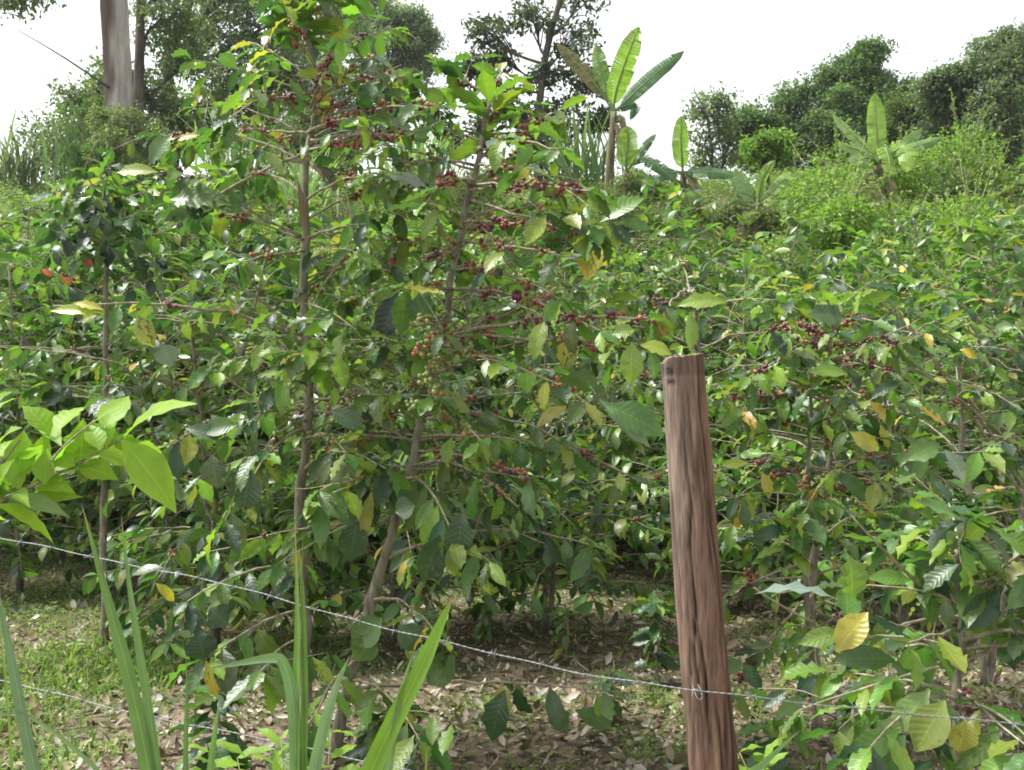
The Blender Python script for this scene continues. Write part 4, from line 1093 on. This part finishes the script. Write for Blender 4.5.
# ================================================================== thickets on the hillside
def thicket(label, loc, seed, rx, rz_, n=2600, ls=.09, pal=None, group=None, name='bush', cat='bush', ry=None, lobes=14, stems=6):
    r_ = np.random.default_rng(seed); loc = np.array(loc, float); root = thing(name, label, cat, loc, group); ry = ry or rx
    a = Acc(); bag = []
    cs = []
    for k in range(lobes):
        an = r_.uniform(0, 6.28); q = math.sqrt(r_.random()); e = r_.uniform(.1, 1)
        cs.append(loc + np.array([math.cos(an) * rx * q * .8, math.sin(an) * ry * q * .8, rz_ * (.25 + .65 * e * math.sqrt(max(0, 1 - (q * .85) ** 2)))]))
    cs = np.array(cs)
    for c_ in cs[:stems * 2]:
        tube(a, smooth_path([loc + r_.normal(0, .06, 3) * [1, 1, 0], (loc + c_) / 2 + r_.normal(0, .08, 3), c_], 8), np.linspace(.02, .005, 8), 5)
    a.build('stems', M['twig'], root)
    a2 = Acc(); i = r_.integers(0, lobes, n); dirv = unit(r_.normal(0, 1, (n, 3))); lr = r_.uniform(.4, 1.1, lobes)[i] * rx * .42
    sh_b, sh_d = [], []
    for _ in range(int(n / 260)):
        c_ = cs[r_.integers(0, lobes)]; dv = unit(np.array([r_.normal(0, .6), r_.normal(0, .6), r_.uniform(.2, 1.2)])); e = c_ + dv * rx * r_.uniform(.35, .75)
        tube(a2, [c_, (c_ + e) / 2, e], [.008, .006, .003], 4)
        for q in np.linspace(.45, 1, 16): sh_b.append(c_ + (e - c_) * q + r_.normal(0, .02, 3)); sh_d.append(unit(r_.normal(0, 1, 3)) + dv * .4)
    a2.build('shoots', M['twig'], root)
    B = cs[i] + dirv * (lr * r_.random(n) ** .4)[:, None] * np.array([1, 1, .8]); B[:, 2] = np.maximum(B[:, 2], loc[2] + .05)
    D = dirv + r_.normal(0, .6, (n, 3)); N = dirv * .6 + np.array([0, 0, .8]) + r_.normal(0, .4, (n, 3))
    B = np.concatenate([B, sh_b]); D = np.concatenate([D, sh_d]); N = np.concatenate([N, np.tile([0, -.2, 1.0], (len(sh_b), 1)) + r_.normal(0, .4, (len(sh_b), 3))]); i = np.concatenate([i, r_.integers(0, lobes, len(sh_b))]); n = len(B)
    pal = np.array(pal); lobe_tone = r_.uniform(.7, 1.3, lobes)[i]
    col = np.concatenate([pal[r_.integers(0, len(pal), n)] * (lobe_tone * r_.uniform(.75, 1.2, n))[:, None], np.zeros((n, 1))], -1)
    L = ls * r_.uniform(.6, 1.3, n); f = Acc(); leaves(f, B, D, N, L, L * r_.uniform(.2, .32, n), r_.uniform(0, 1, n), col, nt=2, na=2, rng=r_)
    f.build('foliage', M['canopy'], root); return root


BR = [(.17, .26, .05), (.21, .29, .06), (.10, .17, .035), (.14, .22, .05)]
OL = [(.10, .13, .045), (.13, .16, .06), (.07, .11, .035), (.16, .14, .07)]
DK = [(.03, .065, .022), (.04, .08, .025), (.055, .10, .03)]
GH = 'bushes on the hillside'
T1 = thicket('rounded yellow green thicket below the banana plant at the right', at_px(870, 15.5), 301, 1.9, 2.7, 17000, .085, BR, GH)
dup(T1, at_px(838, 20.5), 2.0, .72, 'yellow green thicket left of the banana plant, below the young bananas', GH)
dup(T1, at_px(930, 19.5), 4.0, .95, 'yellow green thicket right of the banana plant at the foot of the grey green trees', GH)
dup(T1, at_px(800, 14.0), 1.0, .5, 'low yellow green bush in front of the large rounded thicket', GH)
dup(T1, at_px(430, 17.0), 1.0, .7, 'yellow green bush behind the top of the leaning tree', GH)
dup(T1, at_px(365, 15.0), 3.0, .62, 'yellow green bush behind the bare upper branches of the tall slender tree', GH)
dup(T1, at_px(540, 19.0), 5.0, .62, 'yellow green bush at the foot of the tall banana plant', GH)
dup(T1, at_px(880, 16.6), 5.2, .55, 'low yellow green bush hiding the stem of the star shaped banana plant', GH)
dup(T1, at_px(950, 14.2), 2.5, .85, 'yellow green bush at the right in front of the dark leafy bush', GH)
T2 = thicket('olive weedy bush on the slope above the timber post', at_px(660, 16.0), 302, .9, 1.0, 2600, .07, OL, GH)
dup(T2, at_px(745, 20.0), 1.3, 1.2, 'olive weedy bush between the withered banana and the young bananas', GH)
dup(T2, at_px(560, 14.0), 2.6, .95, 'olive weedy bush behind the yellow blotched leaf', GH)
dup(T2, at_px(640, 22.0), 3.9, 1.2, 'olive weedy bush under the upright banana leaf', GH)
dup(T2, at_px(985, 15.5), 5.0, 1.9, 'tall olive bush at the upper right edge', GH)
dup(T2, at_px(480, 22.0), .5, 1.3, 'olive bush below the sparse dark tree', GH)
dup(T2, at_px(255, 18.0), 1.5, 1.3, 'olive bush behind the branches left of the tall slender tree', GH)
dup(T2, at_px(613, 20.0), 1.9, 1.15, 'olive bush hiding the stem of the tallest banana plant', GH)
dup(T2, at_px(690, 20.3), 4.4, 1.0, 'olive bush hiding the withered stem below the single upright banana leaf', GH)
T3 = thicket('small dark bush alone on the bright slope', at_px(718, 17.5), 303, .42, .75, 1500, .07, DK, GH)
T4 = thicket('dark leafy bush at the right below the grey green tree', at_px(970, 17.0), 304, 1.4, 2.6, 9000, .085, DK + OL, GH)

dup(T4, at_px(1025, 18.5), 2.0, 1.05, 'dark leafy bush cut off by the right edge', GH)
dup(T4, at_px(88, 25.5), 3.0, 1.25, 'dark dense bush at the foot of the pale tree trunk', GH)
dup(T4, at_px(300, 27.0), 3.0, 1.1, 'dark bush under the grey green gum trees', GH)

thicket('olive green bush hiding the foot of the thick pale trunk', at_px(120, 21.5), 305, 1.2, 3.3, 8000, .085, OL + [(.14, .19, .08)], GH)


# ================================================================== reeds (tall grass clumps)
def reeds(label, loc, seed, n, h, spread, cols, group='reed clumps on the skyline', plume=False):
    r_ = np.random.default_rng(seed); loc = np.array(loc, float); root = thing('reed_clump', label, 'reeds', loc, group)
    B = loc + np.stack([r_.normal(0, spread, n), r_.normal(0, spread * .6, n), np.minimum(np.abs(r_.normal(0, h * .2, n)), h * .35)], -1)
    a = r_.uniform(0, 6.28, n); e = r_.uniform(1.12, 1.53, n); D = np.stack([np.cos(a) * np.cos(e), np.sin(a) * np.cos(e), np.sin(e)], -1)
    N = np.stack([-np.cos(a) * .6, -np.sin(a) * .6 - .1, np.full(n, .5)], -1)
    cols = np.array(cols); col = np.concatenate([cols[r_.integers(0, len(cols), n)] * r_.uniform(.8, 1.2, (n, 1)), np.zeros((n, 1))], -1)
    f = Acc(); leaves(f, B, D, N, h * r_.uniform(.4, .85, n), r_.uniform(.018, .038, n), r_.uniform(.1, 1.0, n), col, nt=6, na=2, prof='blade', rng=r_, wav=0)
    f.build('blades', M['grass'], root); s = Acc()
    for k in range(max(6, n // 30)):
        p = loc + np.array([r_.normal(0, spread), r_.normal(0, spread * .5), 0]); tube(s, [p, p + [r_.normal(0, .05), 0, h * .5], p + [r_.normal(0, .12), 0, h * .8]], [.014, .012, .006], 5)
    s.build('stalks', M['twig'], root); return root


RG = [(.12, .19, .10), (.15, .22, .11), (.10, .17, .07)]
reeds('grey green reed clump left of the pale tree trunk', at_px(92, 23.5), 401, 200, 2.7, .38, RG)
r2 = reeds('thin dark reed tufts on the skyline at the far left', at_px(8, 26), 402, 60, 2.2, .26, [(.13, .18, .10), (.16, .21, .12)])
dup(r2, at_px(27, 26.2), 1.0, .85, 'thin reed tuft next to the gap of sky at the left')
dup(bpy.data.objects['reed_clump'], at_px(122, 22.3), 2.0, .8, 'reed clump in front of the pale tree trunk')
r3 = reeds('pale reed clump left of the tall banana plant', at_px(575, 25.0), 403, 170, 2.6, .5, [(.20, .30, .12), (.25, .34, .16)])
dup(r3, at_px(235, 22.5), 2.0, 1.0, 'reed clump seen through the branches left of the tall slender tree')
dup(r3, at_px(420, 23.0), 4.0, .95, 'reed clump under the rounded gum crown')
dup(r3, at_px(300, 20.5), 5.0, .9, 'reed clump directly behind the tall slender tree')


# ================================================================== banana plants
def banana_leaf(root, p0, pts, w, col, r_, face, tear=.5, edge=None, d_curl=.15):
    n = 34; p = smooth_path([p0] + list(pts), n); T = unit(np.gradient(p, axis=0))
    S = unit(np.cross(T, np.array(face, float))); N = np.cross(S, T)
    t = np.linspace(0, 1, n); prof = np.interp(t, [0, .12, .2, .35, .6, .8, .93, 1], [.01, .02, .62, .95, 1, .85, .5, .05]) * w
    a = Acc()
    for sg in (-1, 1):
        drop = r_.uniform(.05, .35)
        for i in range(n - 1):
            if r_.random() < tear * .5: drop = r_.uniform(-.1, .6)
            if t[i] < .1: continue
            gap = .06 if r_.random() < tear * .6 else 0
            base = col if edge is None or r_.random() > .6 else edge
            cc = c4(np.array(base) * r_.uniform(.86, 1.14))
            grid = []
            for (q, tt) in ((i, gap), (i + 1, 1 - gap)):
                o = p[i] + (p[i + 1] - p[i]) * tt; ww = prof[i] + (prof[i + 1] - prof[i]) * tt
                fwd = T[i] * ww * .18
                for s_ in (0, .5, 1): grid.append(o + S[i] * sg * ww * s_ * math.cos(drop * s_) + fwd * s_ + N[i] * (.10 * ww * (s_ > 0) - ww * s_ * math.sin(drop * s_)))
            if gap: grid[0] = p[i]; grid[3] = p[i + 1]
            f = [[0, 1, 4, 3], [1, 2, 5, 4]] if sg > 0 else [[0, 3, 4, 1], [1, 4, 5, 2]]
            cols = np.tile(cc, (6, 1)); u = np.zeros((6, 3)); u[:, 0] = [0, .5, 1, 0, .5, 1]; u[:, 1] = t[i]
            if edge is not None: cols[[2, 5], :3] = np.array(edge)
            a.add(grid, f, cols, u)
    tube(a, p - N * .006, np.linspace(.032, .006, n), 6, c4((.20, .27, .10)))
    return a.build('leaf', M['banana'], root)


def banana(label, base, crown, leaves_px, d, seed, stem_r=.12, stem_col=None, group='banana plants on the hillside'):
    r_ = np.random.default_rng(seed); b = P(*base, d); b[2] = float(ground_h(b[0], d)); root = thing('banana_plant', label, 'banana plant', b, group)
    cr = P(*crown, d); a = Acc(); q = smooth_path([b - [0, 0, .05], (b + cr) / 2 + [r_.normal(0, .03), 0, 0], cr], 16)
    tube(a, q, np.linspace(stem_r, stem_r * .55, 16) * r_.uniform(.92, 1.08, 16), 12); a.build('pseudostem', M['pseudo'], root)
    for k in range(3):
        an = r_.uniform(0, 6.28); q0 = cr - np.array([0, 0, .15 + .1 * k]); o = np.array([math.cos(an), math.sin(an) * .6, 0])
        banana_leaf(root, q0, [q0 + o * .22 + [0, 0, .02], q0 + o * .34 + [0, 0, -.35], q0 + o * .3 + [0, 0, -.8]], .09, (.20, .15, .085), r_, (r_.normal(0, .4), -1, .2), tear=.9).name = 'dead_leaf'
    for pix, w, col, *ex in leaves_px:
        dd = ex[0] if ex else 0; edge = ex[1] if len(ex) > 1 else None
        pts = [P(x, y, d + dd * (k + 1) / len(pix)) for k, (x, y) in enumerate(pix)]
        banana_leaf(root, cr, pts, w / FPX * d * .5, col, r_, (r_.normal(0, .25), -1, .45), edge=edge)
    return root


BG, BL, BD = (.16, .27, .045), (.21, .33, .05), (.07, .15, .05)
banana('tallest banana plant on the skyline, five leaves fanned out and one browning', (609, 195), (614, 112), [
    ([(616, 92), (626, 60), (639, 27)], 25, BL, -.3), ([(606, 88), (600, 66), (596, 44)], 17, BG, .2), ([(596, 85), (580, 66), (557, 44)], 20, (.09, .13, .04), .3, (.20, .14, .06)),
    ([(632, 95), (655, 74), (684, 51)], 17, BD, .4), ([(620, 108), (628, 118), (630, 104)][:1] + [(636, 104), (630, 120)], 12, BD, .6)], 23.0, 501, .13)
banana('short banana plant with striped leaves drooping right at the foot of the tallest one', (626, 215), (626, 172), [
    ([(626, 160), (628, 143), (627, 126)], 22, BL, -.2), ([(634, 160), (644, 148), (656, 134)], 10, BD, .4), ([(640, 158), (655, 164), (678, 182)], 15, BD, -.4), ([(633, 170), (645, 180), (652, 190)], 13, BG, -.5)], 22.0, 502)
banana('banana plant with a single bright upright leaf above a withered brown stem', (684, 215), (683, 172), [
    ([(682, 160), (681, 140), (681, 116)], 19, BL, -.2), ([(692, 172), (712, 172), (742, 176)], 15, BD, -.5), ([(675, 172), (660, 176), (648, 186)], 13, BD, -.5), ([(688, 176), (694, 186), (696, 196)], 7, (.2, .15, .09), -.3)], 22.0, 503, .12)
banana('young pale banana plant with leaves spreading low in front of the dark round tree', (752, 245), (757, 205), [
    ([(748, 196), (742, 182), (735, 168)], 14, (.15, .25, .09), .3), ([(760, 190), (764, 175), (775, 160)], 13, (.22, .33, .09), .2), ([(768, 202), (784, 206), (793, 198)], 13, BG, -.4), ([(746, 206), (736, 200), (728, 205)], 10, (.14, .24, .08), -.3), ([(772, 192), (783, 180), (790, 172)], 13, (.22, .33, .09), .3), ([(756, 212), (745, 220), (736, 214)], 12, BL, -.5)], 19.5, 504)
banana('broad banana plant with pale star shaped leaves in front of the dark round tree', (878, 225), (879, 165), [
    ([(877, 145), (876, 120), (875, 93)], 19, BL, .1), ([(866, 148), (850, 132), (833, 114)], 16, (.25, .37, .12), .2), ([(862, 152), (848, 147), (838, 142)], 13, (.25, .37, .12), -.3), ([(895, 150), (910, 140), (922, 130)], 12, (.2, .31, .09), .5), ([(900, 152), (920, 145), (942, 138)], 14, (.14, .24, .07), -.2),
    ([(870, 158), (858, 160), (850, 163)], 16, (.17, .27, .1), -.5), ([(884, 148), (886, 150), (888, 172)][:1] + [(889, 158), (890, 176)], 19, BL, -.6), ([(900, 148), (908, 155), (906, 172)], 20, BL, -.7)], 17.5, 505, .11)
banana('small withered banana plant with brown hanging leaves, left of the young pale one', (738, 240), (736, 205), [
    ([(730, 196), (722, 205), (718, 220)], 9, (.20, .15, .08), -.2), ([(740, 198), (744, 210), (746, 224)], 8, (.19, .14, .07), -.2), ([(738, 195), (736, 184), (734, 176)], 8, (.15, .22, .06), .1)], 20.5, 506, .08)


# ================================================================== trees
def tree(label, trunk_px, d, r0, r1, blobs, seed, clumps=16, leaves_n=45, ls=.17, sig=.32, pal=OL, name='tree', bark='tree_bark', group='trees on the skyline', tcol=None, gap=0.0, limb_r=.05, asp=.3):
    """trunk_px: pixel polyline base->top; blobs: (px, py, r px, depth offset)"""
    r_ = np.random.default_rng(seed); b = P(*trunk_px[0], d); b[2] = float(ground_h(b[0], d)); root = thing(name, label, 'tree', b, group)
    tp = [b - [0, 0, .1]] + [P(x, y, d) for x, y in trunk_px[1:]]; path = smooth_path(tp, 30); a = Acc(); rr = np.linspace(r0, r1, 30)
    sides = 20; tube(a, path, rr * r_.uniform(.96, 1.04, 30), sides, (1, 1, 1, 0))
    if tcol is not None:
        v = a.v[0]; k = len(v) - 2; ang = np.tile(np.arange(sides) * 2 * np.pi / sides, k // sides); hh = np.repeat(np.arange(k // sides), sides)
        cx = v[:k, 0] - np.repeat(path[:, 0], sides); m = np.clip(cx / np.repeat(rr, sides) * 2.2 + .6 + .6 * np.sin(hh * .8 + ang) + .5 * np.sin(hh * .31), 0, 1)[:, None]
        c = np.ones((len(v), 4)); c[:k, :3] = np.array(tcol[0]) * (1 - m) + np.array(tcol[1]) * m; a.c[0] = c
    Bs, Ds, Ns, Ls, Cs = [], [], [], [], []; pal = np.array(pal)
    for (px, py, rp, dz, *hang) in blobs:
        cen = P(px, py, d + dz); rad = rp / FPX * d
        zi = np.clip(np.argmin(np.abs(path[:, 2] - (cen[2] - rad * .9 - .4))), 4, 29)
        if hang: zi = 28
        st = path[zi]
        mid = st * .45 + cen * .55 + np.array([0, 0, (-.12 if not hang else .12) * np.linalg.norm(cen - st)]) + r_.normal(0, .12, 3)
        lp = smooth_path([st, mid, cen], 12); lr = min(rr[zi] * .55, limb_r + rad * .02); tube(a, lp, np.linspace(lr, .015, 12), 6, (1, 1, 1, 0) if tcol is None else c4(tcol[0]))
        tone = r_.uniform(.85, 1.15)
        for _ in range(clumps):
            dv = unit(r_.normal(0, 1, 3)); cc = cen + dv * rad * r_.uniform(.15, 1.12) ** .6 * np.array([1, .9, .85])
            tube(a, smooth_path([lp[int(r_.integers(5, 12))], (cen + cc) / 2 + r_.normal(0, .08, 3), cc], 6), np.linspace(.018, .005, 6), 4, (1, 1, 1, 0) if tcol is None else c4(tcol[0]))
            m = int(leaves_n * r_.uniform(.7, 2.0) * (1 - gap)); q = r_.normal(0, sig * r_.uniform(.6, 1.2), (m, 3)) * np.array([1, 1, .65])
            Bs.append(cc + q); Ds.append(r_.normal(0, 1, (m, 3)) + dv * .5 + np.array([0, 0, -.2])); Ns.append(r_.normal(0, .6, (m, 3)) + np.array([0, 0, .8]))
            Ls.append(ls * r_.uniform(.6, 1.3, m)); k = pal[r_.integers(0, len(pal), m)] * (tone * r_.uniform(.7, 1.25, m))[:, None]; Cs.append(np.concatenate([k, np.zeros((m, 1))], -1))
    a.build('trunk', M[bark], root); L = np.concatenate(Ls); f = Acc()
    leaves(f, np.concatenate(Bs), np.concatenate(Ds), np.concatenate(Ns), L, L * asp * .5 * r_.uniform(.7, 1.3, len(L)) * 1.6, r_.uniform(0, .8, len(L)), np.concatenate(Cs), nt=2, na=2, rng=r_)
    f.build('crown', M['canopy'], root); return root


GUM = [(.13, .17, .10), (.165, .20, .125), (.10, .14, .075), (.19, .23, .14)]
GREY = [(.17, .22, .15), (.21, .26, .18), (.13, .18, .11)]
DKT = [(.075, .12, .06), (.10, .15, .07), (.13, .19, .08)]
SIL = [(.045, .055, .04), (.06, .072, .05), (.08, .09, .065)]
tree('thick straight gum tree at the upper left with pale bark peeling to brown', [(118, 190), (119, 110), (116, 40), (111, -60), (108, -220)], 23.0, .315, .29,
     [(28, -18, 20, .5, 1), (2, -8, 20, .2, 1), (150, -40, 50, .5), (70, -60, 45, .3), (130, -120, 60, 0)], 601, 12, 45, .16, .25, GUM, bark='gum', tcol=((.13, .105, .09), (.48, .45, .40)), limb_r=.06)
tree('slim dark trunked tree close to the right of the thick pale trunk', [(137, 190), (138, 110), (140, 40), (142, -60)], 26.0, .16, .10,
     [(160, 20, 34, .4), (185, 60, 32, .8), (115, 80, 24, .6), (85, 100, 26, .8), (170, -20, 40, 0), (150, 95, 26, 1)], 602, 26, 46, .14, .22, GUM, limb_r=.05)
tree('feathery gum tree with a brown leaning trunk behind the tall slender coffee tree', [(172, 190), (173, 110), (168, 60), (190, 0), (205, -60)], 29.0, .20, .10,
     [(215, 30, 40, .5), (240, 80, 36, 1), (200, 110, 34, .5), (265, 25, 40, 1), (235, -15, 44, 0), (175, 130, 26, .3), (280, 75, 34, .6), (255, 125, 30, .8)], 603, 32, 66, .14, .25, GUM, limb_r=.05)
tree('grey green gum tree filling the skyline behind the top of the tall slender coffee tree', [(330, 195), (328, 120), (330, 60), (325, 0)], 36.0, .24, .10,
     [(310, 60, 42, 0), (345, 20, 44, 1), (300, 110, 36, .5), (350, 90, 38, 1), (320, -20, 44, 0), (365, 130, 30, .6), (330, 150, 30, .6)], 604, 32, 70, .15, .3, GREY, limb_r=.06)
tree('pale rounded gum tree standing further back right of the feathery trees', [(402, 195), (402, 120), (400, 60), (398, 20)], 44.0, .25, .1,
     [(400, 40, 32, 0), (418, 62, 18, .4), (385, 72, 28, .6), (375, 15, 32, 0), (410, 20, 18, 0), (425, 40, 12, 0), (400, 92, 18, .5), (360, 50, 32, .6), (345, 5, 30, .3), (395, 110, 12, .4)], 605, 34, 85, .15, .26, GREY, limb_r=.07)
tree('sparse dark tree with airy crown behind the leaning coffee tree', [(540, 200), (538, 130), (545, 60), (560, 0), (570, -40)], 25.0, .12, .05,
     [(492, 30, 22, 0), (500, 55, 16, .3), (535, 15, 28, 0), (580, 0, 30, .3), (570, 40, 24, 0), (585, 75, 18, .5), (545, 75, 20, .2), (500, 100, 18, .4), (525, 120, 22, .5), (560, 110, 20, .6), (595, 120, 14, .5), (480, 130, 16, .2), (470, 65, 8, 0), (540, 140, 24, .4), (430, 110, 14, .3), (455, 140, 18, .3)], 606, 14, 26, .16, .17, SIL, limb_r=.03)
tree('large rounded dark green tree on the skyline behind the star shaped banana plant', [(845, 215), (846, 150), (845, 110), (850, 70)], 34.0, .26, .1,
     [(862, 68, 22, 0), (835, 85, 26, 0), (885, 90, 24, .3), (800, 100, 24, .2), (765, 120, 24, .3), (850, 120, 36, .5), (805, 140, 34, .6), (890, 125, 24, .6), (755, 150, 24, .3), (745, 125, 16, 0), (845, 105, 24, -.8), (840, 140, 30, -.9), (815, 125, 24, -.6), (868, 95, 20, -.5), (830, 165, 34, .4), (780, 168, 26, .4), (870, 160, 30, .6), (870, 52, 10, 0)], 607, 30, 80, .14, .21, DKT, limb_r=.08)
tree('sparse grey leaved tree at the left flank of the dark round tree', [(712, 210), (712, 160), (708, 120)], 31.0, .09, .04,
     [(700, 105, 14, 0), (718, 120, 20, .3), (700, 140, 18, .2), (728, 145, 18, .2), (722, 102, 12, 0), (705, 165, 14, .2)], 608, 14, 26, .15, .2, GUM, limb_r=.03)
tree('small lime green tree in front of the dark round tree', [(768, 215), (768, 175), (768, 150)], 25.0, .06, .03, [(770, 143, 13, 0), (757, 148, 9, 0), (782, 145, 9, .2), (768, 155, 12, .2)], 609, 14, 40, .14, .16, [(.14, .23, .04), (.17, .27, .05)], limb_r=.02)
tree('big grey green tree reaching out of the picture at the upper right', [(1010, 250), (1005, 160), (1010, 90), (1020, 40)], 27.0, .26, .10,
     [(1010, 52, 26, 0), (985, 65, 24, 0), (960, 80, 20, .2), (935, 82, 14, .2), (1030, 80, 40, .4), (985, 110, 36, .6), (945, 112, 28, .6), (1015, 140, 40, .4), (965, 150, 34, .6), (930, 140, 22, .6), (1035, 40, 20, 0), (1000, 180, 34, .4), (940, 175, 26, .3), (1000, 110, 34, -.9), (1025, 160, 34, -.9), (985, 150, 26, -.7), (1000, 70, 24, -.6), (1010, 200, 30, -.7)], 610, 30, 75, .12, .18, [(.10, .13, .085), (.13, .155, .105), (.155, .18, .12), (.075, .105, .06)], limb_r=.06)
tree('olive leaved tree between the dark round tree and the big grey green tree', [(912, 230), (914, 170), (912, 120)], 29.0, .14, .05,
     [(905, 110, 16, 0), (920, 125, 20, 0), (895, 130, 16, .3), (925, 150, 22, .3), (900, 158, 20, .3), (930, 100, 12, 0)], 611, 26, 60, .11, .16, [(.10, .14, .05), (.13, .16, .07), (.08, .12, .045)], limb_r=.04)


def bare_branch(root):
    b = P(110, 88, 22.75); a = Acc(); tube(a, smooth_path([b, P(98, 80, 22.4), P(60, 55, 22.0), P(18, 30, 21.8)], 20), np.linspace(.035, .010, 20), 6); a.build('bare_branch', M['tree_bark'], root)


bare_branch(bpy.data.objects['tree'])


# ================================================================== light, sky, camera
def light():
    w = bpy.data.worlds.new('World'); SC.world = w; w.use_nodes = True; nt = w.node_tree; b = NB(nt)
    for n in list(nt.nodes): nt.nodes.remove(n)
    out = b.n('ShaderNodeOutputWorld'); bg = b.n('ShaderNodeBackground'); sky = b.n('ShaderNodeTexSky', sky_type='NISHITA')
    EL, AZ = R(60), R(-82)       # sun high on the left
    sky.sun_disc = False; sky.sun_elevation = EL; sky.sun_rotation = AZ; sky.air_density = 1.0; sky.dust_density = 6.0; sky.altitude = 1500
    hs = b.n('ShaderNodeHueSaturation'); hs.inputs['Saturation'].default_value = .12
    b.l(sky.outputs[0], hs.inputs['Color']); b.l(hs.outputs[0], bg.inputs[0]); bg.inputs[1].default_value = .15; b.l(bg.outputs[0], out.inputs[0])
    l = bpy.data.lights.new('sun', 'SUN'); l.energy = 3.0; l.angle = R(10); l.color = (1, .985, .95); o = bpy.data.objects.new('sun', l); COL.objects.link(o)
    # direction towards the sun
    from mathutils import Vector
    dv = Vector((math.sin(AZ) * math.cos(EL), math.cos(AZ) * math.cos(EL), math.sin(EL)))
    o.rotation_euler = dv.to_track_quat('Z', 'Y').to_euler(); o.location = dv * 60
    cam = bpy.data.cameras.new('camera'); cam.lens = 35; cam.sensor_width = 36; cam.sensor_fit = 'HORIZONTAL'; cam.clip_end = 2000; cam.clip_start = .05
    co = bpy.data.objects.new('camera', cam); COL.objects.link(co); co.location = (0, 0, CAMH); co.rotation_euler = (R(90), 0, 0); SC.camera = co
    vs = SC.view_settings; vs.view_transform = 'Standard'; vs.look = 'None'; vs.exposure = 1.2; vs.gamma = 1; vs.use_curve_mapping = False
    SC.render.engine = 'CYCLES'; c = SC.cycles; c.max_bounces = 8; c.diffuse_bounces = 4; c.transmission_bounces = 4; c.glossy_bounces = 3; c.use_denoising = True; c.filter_width = 1.8



def haze():
    me = bpy.data.meshes.new('haze'); x, y0, y1, z0, z1 = 300.0, -40.0, 420.0, -3.0, 45.0
    v = [(a, b, c) for a in (-x, x) for b in (y0, y1) for c in (z0, z1)]
    me.from_pydata(v, [], [(0, 1, 3, 2), (4, 6, 7, 5), (0, 4, 5, 1), (2, 3, 7, 6), (0, 2, 6, 4), (1, 5, 7, 3)])
    m, nt = nt_new('thin_haze'); b = NB(nt); out = b.n('ShaderNodeOutputMaterial'); pv = b.n('ShaderNodeVolumePrincipled')
    pv.inputs['Color'].default_value = (.9, .93, .96, 1); pv.inputs['Density'].default_value = .0005; pv.inputs['Anisotropy'].default_value = .3
    b.l(pv.outputs[0], out.inputs['Volume']); me.materials.append(m)
    o = bpy.data.objects.new('haze', me); COL.objects.link(o); tag(o, 'thin pale haze in the air over the hillside', 'haze', kind='stuff')


haze()
light()
